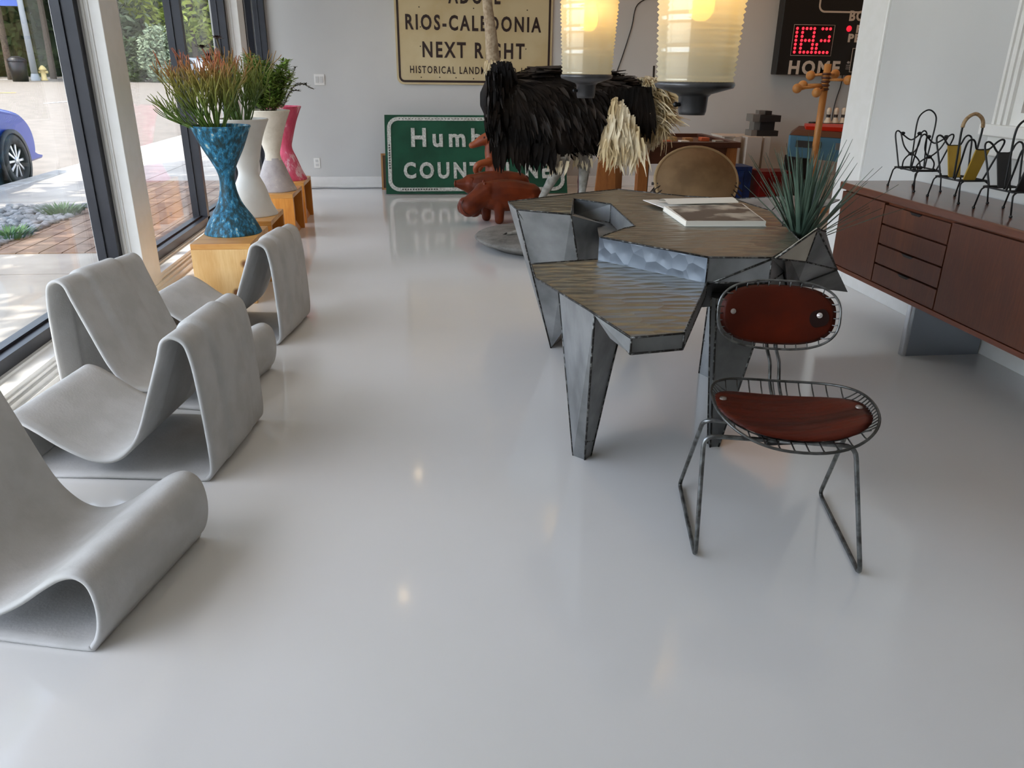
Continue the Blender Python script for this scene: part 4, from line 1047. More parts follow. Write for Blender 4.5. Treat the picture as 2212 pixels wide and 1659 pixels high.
# ------------------------------------------------------------------ magazine racks on the credenza
def hairpin_rack(y, dx, label, pad_m=None, grip=None):
    """low wire rack: two splayed M-shaped sides on a flat frame with four legs and a tall hoop handle"""
    z0 = ZB1; xc = 2.615 + dx
    t = thing('magazine_rack', (xc, y, z0), label, 'magazine rack', 'wire magazine racks on the credenza'); r = .0039
    L, hb, ht = .072, .105, .285            # half length along x, base height, side height
    def Pn(a, b, z): return Vector((xc + a, y + b, z0 + z))
    fr = MB(); wb, wt = .098, .118; ws_ = .055
    for sy in (-1, 1): fr.tube([Pn(-L, sy*ws_, hb), Pn(L, sy*ws_, hb)], r*.9, 6)
    fr.tube(arc_path([Pn(-L, -wb, hb), Pn(L, -wb, hb), Pn(L, wb, hb), Pn(-L, wb, hb), Pn(-L, -wb, hb)], .012), r, 8)
    fr.build('base_frame', BLKW, t)
    for sx in (-1, 1):
        for sy in (-1, 1):
            MB().tube(arc_path([Pn(sx*(L-.02), sy*wb, hb), Pn(sx*(L+.0), sy*(wb+.004), hb-.012), Pn(sx*(L+.002), sy*(wb+.024), .006)], .012), r, 8).ball(Pn(sx*(L+.002), sy*(wb+.0245), .0055), .0075, 10).build('leg', BLKW, t)
    for sy in (-1, 1):
        s = MB(); D = lambda a, f_: Pn(a*(1+.16*f_), sy*(ws_ + (wt-ws_)*f_), hb + (ht-hb)*f_)
        if pad_m is None:
            s.tube(spline([D(-L, 0), D(-L-.004, .5), D(-L-.006, .92), D(-L+.008, 1.03), D(-L+.03, .93), D(0, .78), D(L-.03, .93), D(L-.008, 1.03), D(L+.006, .92), D(L+.004, .5), D(L, 0)], 6), r, 8)
            s.tube(spline([D(-L+.022, .95), D(-L+.036, .6), D(0, .40), D(L-.036, .6), D(L-.022, .95)], 6), r, 8)
            s.tube(spline([D(-L+.02, 0), D(-L+.032, .22), D(0, .38), D(L-.032, .22), D(L-.02, 0)], 6), r, 8)
            for a in (-L+.02, L-.02): s.ball(D(a, 0), .010, 8, sc=(1.6, 1, 1)); s.ball(D(a*.8, .96), .009, 8, sc=(1.6, 1, 1))
            s.ball(D(0, .39), .010, 8, sc=(1.8, 1, 1))
        else:
            s.tube(spline([D(-L, 0), D(-L-.004, .5), D(-L-.008, .95), D(-L+.006, 1.06), D(-L+.024, 1.0), D(-.028, .82), D(0, .80), D(.028, .82), D(L-.024, 1.0), D(L-.006, 1.06), D(L+.008, .95), D(L+.004, .5), D(L, 0)], 6), r*1.1, 8)
        s.build('side_frame', BLKW, t)
        if pad_m:
            rows = []
            for i in range(7):
                f_ = .0 + .80*i/6; rows.append([D(a, f_) + Vector((0, sy*.004, 0)) for a in (-.03, -.012, .012, .03)])
            rows2 = [[p - Vector((0, sy*.008, 0)) for p in reversed(r_)] for r_ in rows]
            m = MB(); m.grid(rows).grid(rows2).grid([rows[0], list(reversed(rows2[0]))]).grid([rows[-1], list(reversed(rows2[-1]))])
            for e in (0, -1): m.grid([[r_[e] for r_ in rows], [r_[-1-e if e == 0 else 0] for r_ in rows2]])
            m.build('sling_panel', pad_m, t)
    hd = MB(); hw = .052
    hp_ = [Pn(-hw+.012, 0, hb), Pn(-hw+.006, 0, .22), Pn(-hw+.0, 0, .33), Pn(-hw*.78, 0, .378), Pn(0, 0, .402), Pn(hw*.78, 0, .378), Pn(hw-.0, 0, .33), Pn(hw-.006, 0, .22), Pn(hw-.012, 0, hb)]
    sp = spline(hp_, 7); hd.tube(sp, r*(1.25 if pad_m else 1.0), 8); h_ = hd.build('handle', BLKW, t)
    if grip: MB().tube([p for p in sp if p.z > z0+.335], .0085, 10).build('wrapped_grip', grip, h_)
    return t
hairpin_rack(4.00, -.01, 'open black wire magazine rack, first from the far end of the credenza')
MUST = mat('mustard_vinyl', srgb(176, 142, 48), .5, c2=srgb(160, 126, 40), ns=8)
hairpin_rack(3.615, -.023, 'black magazine rack with mustard yellow side panels and tan wrapped handle', MUST, mat('tan_cane_wrap', srgb(168, 140, 104), .6, c2=srgb(140, 112, 80), ns=90))
hairpin_rack(3.25, -.03, 'black magazine rack with black side panels, cut by the right picture edge', mat('black_vinyl', srgb(26, 26, 28), .45))

# ------------------------------------------------------------------ road signs
def rrect(x0, x1, z0, z1, r, n=6):
    out = []
    for cx_, cz_, a0 in ((x1-r, z1-r, 0), (x0+r, z1-r, 90), (x0+r, z0+r, 180), (x1-r, z0+r, 270)):
        for k_ in range(n+1):
            a_ = R(a0+90*k_/n); out.append((cx_+r*math.cos(a_), cz_+r*math.sin(a_)))
    return out
def plate(mb, poly, y0, y1, mi=0):
    """outline in XZ given a thickness along Y (front at y0)"""
    t_ = MB().prism([(x, z) for x, z in poly], -y1, -y0)
    mb.add([Vector((v.x, -v.z, v.y)) for v in t_.v], t_.f, mi)
def band(mb, x0, x1, z0, z1, r, w_, y0, y1):
    o, i_ = rrect(x0, x1, z0, z1, r), rrect(x0+w_, x1-w_, z0+w_, z1-w_, max(.005, r-w_)); n_ = len(o)
    for k_ in range(n_):
        j_ = (k_+1) % n_; q4 = [o[k_], o[j_], i_[j_], i_[k_]]
        vs = [Vector((x, y0, z)) for x, z in q4] + [Vector((x, y1, z)) for x, z in q4]
        mb.add(vs, [(0, 1, 2, 3), (7, 6, 5, 4), (0, 4, 5, 1), (2, 6, 7, 3)])
SGC = mat('cream_sign_sheeting', srgb(200, 184, 146), .45, c2=srgb(188, 168, 126), ns=2)
SGB = mat('dark_brown_sign_ink', srgb(38, 18, 14), .5)
sx0, sx1, sz0, sz1 = -.292, 1.508, 1.175, 2.62
us = thing('road_sign', (.6, YB-.02, sz0), 'cream landmark road sign with dark brown lettering hung on the back wall', 'sign')
m = MB(); plate(m, rrect(sx0, sx1, sz0, sz1, .075), YB-.025, YB-.003); m.build('panel', SGC, us)
m = MB(); band(m, sx0+.022, sx1-.022, sz0+.022, sz1-.022, .065, .024, YB-.0275, YB-.025); m.build('border', SGB, us)
yy = YB-.0262
def wx(px, py): return yat(px, py, yy).x
def wz(px, py): return yat(px, py, yy).z
def line(root, m_, body, pl, pr, pt, pb_, y, bold=0.0, mirror=None, fn=None, **kw):
    """lettering between pixel columns pl..pr with cap line pt and baseline pb_ read off at the left end"""
    a_ = yat(pl, pb_, y); b_ = yat(pl, pt, y); c_ = yat(pr, pb_, y)
    mb = fit_text(body, a_.x, c_.x, a_.z, b_.z-a_.z, y, bold=bold, **kw)
    return mb
for body, pl, pr, pt, pb_ in (('RIOS-CALEDONIA', 876, 1169, 31, 62), ('NEXT RIGHT', 913, 1133, 90, 122), ('HISTORICAL LANDMARK NO 102', 886, 1148, 142, 157)):
    l_ = line(us, SGB, body, pl, pr, pt, pb_, yy, space=1.3, bold=.0012 if 'HIST' in body else .004)
    for v in l_.v: v.z -= .0075*(v.x-sx0)
    words(l_, body, SGB, us)
a_, c_ = yat(968, 6, yy), yat(1081, 6, yy); l_ = fit_text('ADOBE', a_.x, c_.x, a_.z, .155, yy, space=1.3, bold=.004); l_.build('lettering', SGB, us)
hl = MB()
for px, py in ((910, 167), (950, 167), (985, 168), (1023, 170), (908, 100), (905, 15), (1023, 18), (1139, 22), (1136, 106), (908, 58)):
    c_ = yat(px, py, yy); hl.lathe([(0, -.001), (.007, -.001), (.007, .001), (0, .001)], (c_.x, yy, c_.z), 8, ax='Y')
hl.build('bolt_holes', SGB, us)
# green county line sign leaning on the wall
SGG = mat('green_sign_enamel', srgb(26, 80, 59), .4, spec=.25, c2=srgb(21, 68, 50), ns=3, bump=.25, bs=5, bdist=.01)
BTN = mat('button_copy_white', srgb(200, 204, 198), .5, c2=srgb(160, 164, 158), ns=55)
DOT = mat('dark_reflector_dot', srgb(30, 34, 32), .5)
gs = thing('road_sign', (.6, 9.13, 0), 'green county line road sign with white embossed lettering leaning on the back wall', 'sign')
gx0, gx1, gh = -.452, 1.648, .935; gm = {}
m = MB(); plate(m, [(gx0, .0), (gx1, 0), (gx1, gh), (gx0, gh)], 0, .006); gm['panel'] = (m, SGG)
m = MB(); band(m, gx0+.028, gx1-.028, .028, gh-.028, .13, .042, -.008, .0); gm['border'] = (m, BTN)
for bi_, (body, x0_, x1_, z_, h_) in enumerate( (('Humboldt', gx0+.30, gx0+1.78, .56, .205), ('COUNTY LINE', gx0+.205, gx0+1.905, .185, .175))):
    l_ = fit_text(body, x0_, x1_, z_, h_, -.006, depth=.012, space=1.4 if body[1] == 'u' else 1.35, bold=.006); gm['lettering%d' % bi_] = (l_, BTN)
m = MB()
for k_ in range(14): m.lathe([(0, -.003), (.0085, -.003), (.0085, .002), (0, .002)], (gx0+.19+.030*k_, -.009, .049), 8, ax='Y')
for k_ in range(10): m.lathe([(0, -.003), (.0085, -.003), (.0085, .002), (0, .002)], (gx0+.049, -.009, .30+.030*k_), 8, ax='Y')
for k_ in range(48): m.lathe([(0, -.002), (.006, -.002), (.006, .002), (0, .002)], (gx0+.17+.038*k_, -.009, gh-.049), 6, ax='Y')
gm['reflector_dots'] = (m, DOT)
lean = math.asin(.42/gh); RX = Matrix.Rotation(-lean, 4, 'X')
for nm, (m, mt) in gm.items():
    m.xform(Matrix.Translation((0, 9.135, .012)) @ RX)
    if nm.startswith('lett'): words(m, ('Humboldt', 'COUNTY LINE')[int(nm[-1])], mt, gs)
    else: m.build(nm, mt, gs)
fx = yat(829, 418, 9.5).x
pf = thing('picture_frame', (fx, 9.5, 0), 'narrow wooden frame peeking out from behind the green road sign', 'frame')
m = MB(); OAK = wood('frame_oak', srgb(150, 104, 58), srgb(176, 128, 76), 8, 'Z', .5)
for (x0_, x1_, z0_, z1_) in ((0, .022, 0, .42), (.50, .522, 0, .42), (0, .522, .398, .42), (0, .522, 0, .022)): m.box((x0_, 0, z0_), (x1_, .03, z1_))
m.xform(Matrix.Translation((fx-.02, 9.55, .0)) @ Matrix.Rotation(-.22, 4, 'X')); m.build('moulding', OAK, pf)
m = MB().box((.02, .008, .02), (.5, .014, .40)).xform(Matrix.Translation((fx-.02, 9.55, .0)) @ Matrix.Rotation(-.22, 4, 'X')); m.build('backing', mat('brown_card', srgb(92, 70, 52), .8), pf)
q = random.Random(2)
tag(MB().tube(spline([(-1.5+.13*k_, YB-.06-.03*q.random(), .006) for k_ in range(11)], 5), .005, 6).build('floor_cord', mat('grey_cord', srgb(120, 122, 124), .6), loc=(-.9, YB-.07, 0)), 'thin grey cord lying on the floor along the back wall', 'cord')

# ------------------------------------------------------------------ scoreboard
sb0, sb1 = yat(1675, 161, 9.58), yat(1838, 166, 9.58)
bx0, bx1, bz0, bz1, by = sb0.x, sb0.x+2.1, sb0.z, 2.75, 9.58
scb = thing('scoreboard', ((bx0+bx1)/2, by, bz0), 'black sports scoreboard with red dot digits on the alcove wall', 'scoreboard')
BLK = mat('scoreboard_black', srgb(18, 19, 20), .45); SWH = mat('scoreboard_white_ink', srgb(200, 190, 178), .5)
LED = mat('lit_red_bulb', (.7, .02, .03), .4, emit=(1, .02, .04), es=2.2); LEDO = mat('display_window_dark', srgb(26, 6, 7), .3)
MB().box((bx0, by, bz0), (bx1, YB-.02, bz1)).build('cabinet', BLK, scb, bev=.01)
yy = by-.002
w0, w1 = yat(1716, 53, yy), yat(1801, 121, yy)
dx0, dx1, dz0, dz1 = w0.x+.0, w0.x+.50, w1.z, w0.z
MB().box((dx0, by-.004, dz0), (dx1, by, dz1)).build('display_window', LEDO, scb)
m = MB()
for a_, b_ in (((dx0, dz0), (dx1, dz0)), ((dx1, dz0), (dx1, dz1)), ((dx1, dz1), (dx0, dz1)), ((dx0, dz1), (dx0, dz0))): m.tube([(a_[0], by-.005, a_[1]), (b_[0], by-.005, b_[1])], .0022, 4)
band(m, bx0+.42, bx1-.1, bz1-.75, bz1-.1, .08, .02, by-.004, by)
lx0 = yat(1842, 105, yy).x
band(m, lx0, lx0+.55, yat(1840, 156, yy).z, yat(1846, 104, yy).z, .004, .006, by-.004, by)
m.build('outline', SWH, scb)
px_, pz_ = (dx1-dx0), (dz1-dz0)
D8 = ['1111', '1001', '1001', '1111', '1001', '1001', '1111']; D2 = ['0111', '0000', '0001', '0111', '1000', '1000', '1111']
for gi, (gl, x_, wd) in enumerate((('1'*7, .085, 1), (D8, .225, 4), (D2, .615, 4))):
    for rw_ in range(7):
        for cl in range(wd):
            if wd > 1 and gl[rw_][cl] != '1': continue
            c_ = (dx0 + px_*(x_+.095*cl), by-.006, dz1 - pz_*(.12+.128*rw_))
            MB().ball(c_, .0165, 8, sc=(1, .45, 1)).build('bulb', LED, scb)
MB().ball((yat(1834, 62, yy).x, by-.004, yat(1834, 62, yy).z), .034, 14, sc=(1, .4, 1)).build('lamp', mat('red_lens', (.6, .01, .03), .3, emit=(1, .02, .05), es=.8), scb)
m = MB()
for body, pl, pr, pt, pb_ in (('HOME', 1702, 1812, 132, 159),):
    l_ = line(scb, SWH, body, pl, pr, pt, pb_, by-.003, space=1.25, bold=.005); l_.build('lettering', SWH, scb)
for body, pl, pt, pb_, wd in (('BONUS', 1834, 24, 44, .48), ('POSS', 1849, 55, 70, .30), ('PERIOD', 1831, 74, 90, .52)):
    a_ = yat(pl, pb_, by-.003); b_ = yat(pl, pt, by-.003); l_ = fit_text(body, a_.x, a_.x+wd, a_.z, b_.z-a_.z, by-.003, space=1.2, bold=.004); l_.build('lettering', SWH, scb)
m = MB(); e_ = yat(1833, 135, by-.003)
m.ball((e_.x, by-.002, e_.z), .02, 10, sc=(1, .2, .7))
for k_ in range(3): m.box((e_.x-.025, by-.003, e_.z-.035-.02*k_), (e_.x+.025, by, e_.z-.027-.02*k_))
m.build('maker_mark', mat('mark_grey', srgb(150, 148, 146), .5), scb)
tag(MB().tube(spline([yat(1820, 160, YB-.03), yat(1816, 185, YB-.015), yat(1806, 215, YB-.015), yat(1798, 250, YB-.02), yat(1794, 300, YB-.02)], 6), .006, 6).build('power_cord', BLKW, loc=yat(1820, 160, YB-.03)), 'black power cord hanging from the scoreboard', 'cord')
tag(MB().tube(spline([yat(1425, -12, YB-.02), yat(1378, 9, YB-.012), yat(1364, 60, YB-.012), yat(1345, 120, YB-.012), yat(1325, 175, YB-.012)], 6), .0055, 6).build('hanging_cord', BLKW, loc=yat(1378, 9, YB-.02)), 'dark cord hanging down the back wall between the two lamps', 'cord')

# ------------------------------------------------------------------ ostrich on its plaster base
OY = 6.2
SKIN = mat('ostrich_grey_skin', srgb(150, 146, 138), .6, c2=srgb(112, 108, 100), ns=18, bump=.3, bs=90, bdist=.003)
NECKM = mat('ostrich_down', srgb(168, 150, 126), .85, c2=srgb(140, 120, 96), ns=40, nd=6, bump=.4, bs=160)
FBLK = mat('black_plume', srgb(13, 10, 9), .75, c2=srgb(30, 23, 18), ns=5, nd=5, spec=.15)
FBRN = mat('brown_plume', srgb(46, 34, 26), .6, c2=srgb(20, 15, 12), ns=8)
FWHT = mat('cream_plume', srgb(240, 228, 200), .7, c2=srgb(216, 194, 150), ns=6, nd=5)
FGRY = mat('grey_plume', srgb(122, 112, 102), .7, c2=srgb(160, 148, 132), ns=8)
osr = thing('ostrich', (1.0, 6.3, 0), 'stuffed ostrich with black and cream plumage standing on a round grey base', 'ostrich')
def O(px, py, dy=0.0): v = yat(px, py, OY); return Vector((v.x, OY+dy, v.z))
def r4(v, r): return (v.x, v.y, v.z, r)
nb = O(1066, 135); nt_ = O(1052, -5)
hd0 = nt_ + Vector((-.03, 0, .45)); hd = hd0 + Vector((-.06, 0, .10))
footL, footR = zat(1128, 503, .118), Vector((O(1256, 400).x+.0, OY+.02, .112))
anL, anR = O(1200, 366, -.08), O(1268, 362, .10)
ch_ = [
    [r4(O(1092, 215), .20), r4(O(1140, 235), .265), r4(O(1215, 230), .285), r4(O(1300, 235), .25), r4(O(1375, 228), .15)],
    [r4(O(1086, 180), .12), r4(O(1073, 150), .075), r4(nb, .056), r4(O(1060, 70), .044), r4(nt_, .036), r4(hd0, .031), r4(hd, .045)],
    [r4(hd, .052), r4(hd + Vector((-.05, 0, -.005)), .042)],
    [r4(O(1200, 270, -.12), .15), r4(O(1205, 318, -.11), .10), r4(O(1204, 345, -.1), .062), r4(anL, .05), r4(anL.lerp(footL, .12), .042), r4(anL.lerp(footL, .55), .024), r4(footL+Vector((.04, 0, .05)), .026), r4(footL+Vector((.0, 0, .012)), .024)],
    [r4(O(1262, 270, .12), .15), r4(O(1262, 318, .11), .10), r4(O(1266, 340, .1), .062), r4(anR, .05), r4(anR.lerp(footR, .14), .042), r4(anR.lerp(footR, .55), .024), r4(footR+Vector((.02, 0, .05)), .026), r4(footR+Vector((-.02, 0, .014)), .024)]]
for f_ in (footL, footR):
    ch_.append([r4(f_+Vector((.02, 0, .014)), .022), r4(f_+Vector((-.07, -.02, .006)), .020), r4(f_+Vector((-.13, -.035, -.002)), .013)])
    ch_.append([r4(f_+Vector((.01, .01, .012)), .018), r4(f_+Vector((-.07, .045, .002)), .013)])
ob = blob('body', ch_, [SKIN, NECKM, FBLK], osr, voxel=.011, smooth=5)
for p_ in ob.data.polygons:
    c_ = p_.center + Vector((1.0, 6.3, 0))
    if c_.z > 1.36 and c_.x < .75: p_.material_index = 1
    elif c_.z > .74: p_.material_index = 2
MB().hull([hd+Vector((-.075, -.022, .006)), hd+Vector((-.075, .022, .006)), hd+Vector((-.075, 0, -.022)), hd+Vector((-.15, -.012, -.012)), hd+Vector((-.15, .012, -.012)), hd+Vector((-.15, 0, -.024))]).build('beak', mat('horn_beak', srgb(150, 118, 92), .5), osr)
for s_ in (-1, 1): MB().ball(hd+Vector((-.02, s_*.042, .018)), .013, 10).build('eye', mat('dark_eye', (.02, .015, .01), .1), osr)
for f_ in (footL, footR): MB().hull([f_+Vector((-.13, -.045, .010)), f_+Vector((-.13, -.024, .010)), f_+Vector((-.165, -.042, -.004)), f_+Vector((-.12, -.035, -.006)), f_+Vector((-.13, -.035, .014))]).build('claw', mat('black_claw', srgb(20, 19, 19), .35), osr)
q = random.Random(77)
spn = spline([O(1092, 215), O(1140, 235), O(1215, 230), O(1300, 235), O(1375, 228)], 8); rad_ = [x_.x for x_ in spline([Vector((k_, 0, 0)) for k_ in (.20, .265, .285, .25, .15)], 8)]
def on_body(t_, phi):
    i_ = min(len(spn)-2, int(t_*(len(spn)-1))); f_ = t_*(len(spn)-1)-i_; c_ = spn[i_].lerp(spn[i_+1], f_); r_ = rad_[i_]*(1-f_)+rad_[i_+1]*f_
    nn = Vector((0, -math.sin(phi), math.cos(phi)))            # phi = 0 on the back, 90 degrees on the near flank
    return c_ + nn*r_*Vector((1, .8, 1)).length/1.62, nn
blk = [MB(), MB()]
for k_ in range(3600):
    t_ = q.random()**1.15; phi = R(q.uniform(-170, 170)); p_, nn = on_body(t_, phi)
    down = Vector((0, 0, -1)) - nn*(-nn.z); down = down*(.25+.95*min(1, abs(phi)/1.6)*(1 if t_ < .8 else .7))
    d = (Vector((1, 0, 0))*(.9 if abs(phi) < .9 else .45) + down + nn*.16 + Vector((q.uniform(-.2, .2), q.uniform(-.15, .15), q.uniform(-.15, .15)))).normalized()
    if t_ < .12: d = (d*.6 + Vector((-.25, 0, -.5))).normalized()
    ln = q.uniform(.09, .20)*(1.2 if abs(phi) > 1.2 else .9)
    blk[0 if q.random() < (.72 if abs(phi) > .7 else .5) else 1].blade(p_ - nn*.015, d, nn, ln, q.uniform(.022, .045), q.uniform(.05, .22), 3)
# chest curtain and folded wing tips
for k_ in range(420):
    p_ = O(q.uniform(1062, 1190), q.uniform(210, 320), -.12 - .12*q.random())
    blk[0].blade(p_, (q.uniform(-.15, .3), -.15, -1), (0, -1, 0), q.uniform(.10, .20), q.uniform(.025, .05), .1, 3)
for k_ in range(150):
    p_ = O(q.uniform(1130, 1225), q.uniform(146, 175), q.uniform(-.2, .1)); blk[1].blade(p_, (1, q.uniform(-.1, .1), q.uniform(-.1, .12)), (0, -.3, 1), q.uniform(.14, .24), .045, .05, 3)
for k_ in range(300):
    p_ = O(q.uniform(1290, 1385), q.uniform(185, 225), -.2-.06*q.random()); blk[0].blade(p_, (q.uniform(-.1, .35), -.1, -1), (0, -1, 0), q.uniform(.16, .30), q.uniform(.03, .05), .06, 3)
for k_ in range(420):
    p_ = O(q.uniform(1056, 1100), q.uniform(132, 225), q.uniform(-.2, .05)); blk[0].blade(p_, (q.uniform(-.2, .5), q.uniform(-.4, .2), -1), (-.5, -1, 0), q.uniform(.08, .14), .03, .1, 3)
for k_ in range(520):
    p_ = O(q.uniform(1049, 1078), q.uniform(150, 268), q.uniform(-.30, .16)); blk[0 if k_ % 4 else 1].blade(p_, (q.uniform(-.12, .2), q.uniform(-.3, .1), -1), (q.uniform(-1, .4), q.uniform(-1, .3), 0), q.uniform(.08, .17), q.uniform(.022, .038), q.uniform(0, .2), 3)
wp = MB()
for k_ in range(460):
    yy_ = 205 + 85*q.random()**.7; hw_ = 9 + (yy_-205)*.34; p_ = O(1314+(yy_-205)*.12+q.uniform(-hw_, hw_)+(14 if k_ % 5 == 0 else 0), yy_+(20 if k_ % 5 == 0 else 0), -.26-.09*q.random()); wp.blade(p_, (q.uniform(-.25, .32), q.uniform(-.2, .05), -1), (q.uniform(-.6, .6), -1, 0), q.uniform(.12, .27), q.uniform(.014, .032), q.uniform(-.3, .7), 4, wave=q.uniform(-.07, .07))
blk[0].build('black_plumage', FBLK, osr, fix=False)['kind'] = 'stuff'; blk[1].build('brown_plumage', FBRN, osr, fix=False)['kind'] = 'stuff'
wp.build('cream_wing_plumes', FWHT, osr, fix=False)['kind'] = 'stuff'
tl = MB()
for k_ in range(2000):
    a_ = q.random(); p_ = O(1388+q.uniform(-10, 38), 174+q.uniform(-6, 86), q.uniform(-.16, .14)); u_ = q.uniform(-.1, .55)
    tl.blade(p_, (u_+.1+.5*(q.random() < .35), q.uniform(-.3, .3), -1+.95*(q.random() < .25)), (1, q.uniform(-.5, .5), .4), q.uniform(.10, .25), q.uniform(.018, .036), q.uniform(.0, .6), 4, wave=q.uniform(-.04, .04))
tl.build('cream_tail', FWHT, osr, fix=False)['kind'] = 'stuff'
tf = MB(); tw = MB()
for c0, c1_, dy_ in (((1182, 1222), (305, 345), -.12), ((1248, 1280), (305, 345), .06)):
    for k_ in range(150):
        p_ = O(q.uniform(*c0), q.uniform(*c1_), dy_+q.uniform(-.07, .05)); (tf if p_.z > .74 or q.random() < .35 else tw).blade(p_, (q.uniform(-.25, .25), q.uniform(-.3, .1), -1), (0, -1, 0), q.uniform(.06, .12), q.uniform(.014, .03), .1, 3)
for k_ in range(120):
    p_ = nb + Vector((q.uniform(-.06, .07), q.uniform(-.07, .03), q.uniform(-.04, .02))); tw.blade(p_, (p_.x-nb.x, -.1, -.25), (0, -1, .2), q.uniform(.04, .08), .012, .1, 2)
tf.build('grey_thigh_feathers', FGRY, osr, fix=False)['kind'] = 'stuff'; tw.build('cream_collar_and_thigh_tufts', FWHT, osr, fix=False)['kind'] = 'stuff'
PLA = layered('stained_grey_plaster', [(.30, srgb(74, 71, 66)), (.46, srgb(106, 103, 97)), (.60, srgb(124, 121, 115)), (.72, srgb(88, 79, 72))], 7, .75, .4)
MB().lathe([(0, .0), (.46, .0), (.50, .022), (.585, .055), (.60, .072), (.585, .086), (.45, .104), (.2, .114), (0, .116)], (.985, 6.32, 0), 64).build('display_base', PLA, osr)

# ------------------------------------------------------------------ leather animals
LTH = mat('red_brown_leather', srgb(110, 44, 15), .42, spec=.25, c2=srgb(84, 31, 10), ns=6, nd=5, bump=.2, bs=40, bdist=.003)
LTD = mat('dark_leather', srgb(70, 30, 20), .5)
def A(px, py, Y, dy=0.0): v = yat(px, py, Y); return Vector((v.x, Y+dy, v.z))
hp = thing('leather_hippo', (.75, 7.4, 0), 'brown leather hippo footstool with blunt snout, nearest of the leather animals', 'figure', 'leather animals')
Y = 7.38; k_ = 7.38*1.08/1674
hb_ = [[r4(A(1143, 424, Y), .125), r4(A(1110, 422, Y), .145), r4(A(1072, 422, Y), .145), r4(A(1046, 420, Y-.02), .115)],
       [r4(A(1052, 418, Y-.03), .11), r4(A(1030, 432, Y-.06), .095), r4(A(1014, 446, Y-.08), .092)],
       [r4(A(1004, 440, Y-.08), .062), r4(A(1012, 448, Y-.08), .09)], [r4(A(1024, 452, Y-.02), .075), r4(A(1004, 447, Y+.0), .075)]]
for x_, yv in ((A(1077, 450, Y).x, 7.30), (A(1052, 450, Y).x, 7.46), (A(1146, 450, Y).x, 7.30), (A(1124, 450, Y).x, 7.46)):
    hb_.append([(x_, yv, .22, .062), (x_, yv, .10, .047), (x_, yv, .038, .044)])
blob('body', hb_, LTH, hp, voxel=.009, smooth=5)
for dy in (-.07, .07): MB().ball(A(1046, 397, Y, dy), .028, 12, sc=(.6, .7, 1)).build('ear', LTH, hp); MB().ball(A(1026, 412, Y, dy*1.0-.03), .010, 8).build('eye', LTD, hp)
MB().tube(spline([A(1160, 412, Y), A(1164, 425, Y), A(1163, 440, Y)], 4), .006, 6).build('tail', LTD, hp)
MB().tube(spline([A(1003, 428, Y-.1), A(997, 442, Y-.155), A(1003, 458, Y-.165), A(1018, 466, Y-.13)], 5), .004, 6).build('mouth_seam', LTD, hp)
pg = thing('leather_pig', (.62, 7.85, 0), 'brown leather pig footstool with pointed snout, behind the hippo', 'figure', 'leather animals')
Y = 7.9
pbod = [[r4(A(1120, 398, Y), .115), r4(A(1085, 398, Y), .135), r4(A(1040, 400, Y), .13), r4(A(1018, 398, Y), .10)], [r4(A(1020, 398, Y), .09), r4(A(1000, 398, Y-.02), .06), r4(A(988, 397, Y-.03), .038)]]
for x_, yv in ((A(1040, 400, Y).x, 7.82), (A(1045, 400, Y).x, 7.98), (A(1110, 400, Y).x, 7.82), (A(1115, 400, Y).x, 7.98)): pbod.append([(x_, yv, .2, .05), (x_, yv, .09, .04), (x_, yv, .036, .04)])
blob('body', pbod, LTH, pg, voxel=.01, smooth=4)
MB().lathe([(0, -.004), (.036, -.004), (.036, .004), (0, .004)], A(983, 397, Y-.03), 16, ax='X').build('snout_disc', LTH, pg)
for dy in (-.07, .06): MB().hull([A(1012, 380, Y, dy), A(1030, 383, Y, dy), A(1018, 398, Y, dy*1.5), A(1020, 384, Y, dy*1.2)]).build('ear', LTH, pg)
MB().tube(spline([A(1131, 386, Y), A(1137, 380, Y), A(1141, 386, Y), A(1137, 391, Y)], 5), .007, 6).build('tail', LTD, pg)
kg = thing('leather_kangaroo', (.62, 8.3, 0), 'tall orange brown leather kangaroo standing behind the pig', 'figure', 'leather animals')
Y = 8.3; KL = mat('orange_brown_leather', srgb(150, 74, 34), .45, c2=srgb(124, 54, 26), ns=6, bump=.15, bs=40)
kb = [[r4(A(1063, 300, Y), .056), r4(A(1057, 325, Y), .050), r4(A(1062, 345, Y), .068), r4(A(1067, 368, Y), .095), r4(A(1072, 392, Y), .13), r4(A(1078, 412, Y), .13)],
      [r4(A(1056, 297, Y), .062), r4(A(1040, 304, Y), .052), r4(A(1027, 311, Y), .038), r4(A(1019, 314, Y), .033)],
      [r4(A(1056, 350, Y-.06), .04), r4(A(1036, 354, Y-.10), .034), r4(A(1028, 362, Y-.10), .032), r4(A(1028, 370, Y-.09), .030)],
      [r4(A(1060, 350, Y+.06), .04), r4(A(1042, 355, Y+.10), .034), r4(A(1036, 366, Y+.09), .028)],
      [(A(1078, 412, Y).x, 8.36, .10, .09), (A(1060, 412, Y).x, 8.34, .05, .05), (A(1040, 412, Y).x, 8.33, .042, .036)], [(A(1078, 412, Y).x, 8.20, .10, .09), (A(1060, 412, Y).x, 8.22, .05, .05), (A(1040, 412, Y).x, 8.22, .042, .036)],
      [r4(A(1080, 412, Y), .1), (A(1100, 412, Y).x, 8.3, .07, .06), (A(1128, 412, Y).x, 8.3, .045, .035)]]
blob('body', kb, KL, kg, voxel=.01, smooth=4)
for dy in (-.04, .04): MB().hull([A(1064, 292, Y, dy), A(1072, 270, Y, dy*1.6), A(1076, 276, Y, dy*1.9), A(1070, 294, Y, dy*1.2), A(1067, 284, Y, dy*2)]).build('ear', KL, kg)
MB().ball(A(1045, 296, Y, -.05), .011, 8).build('eye', LTD, kg)

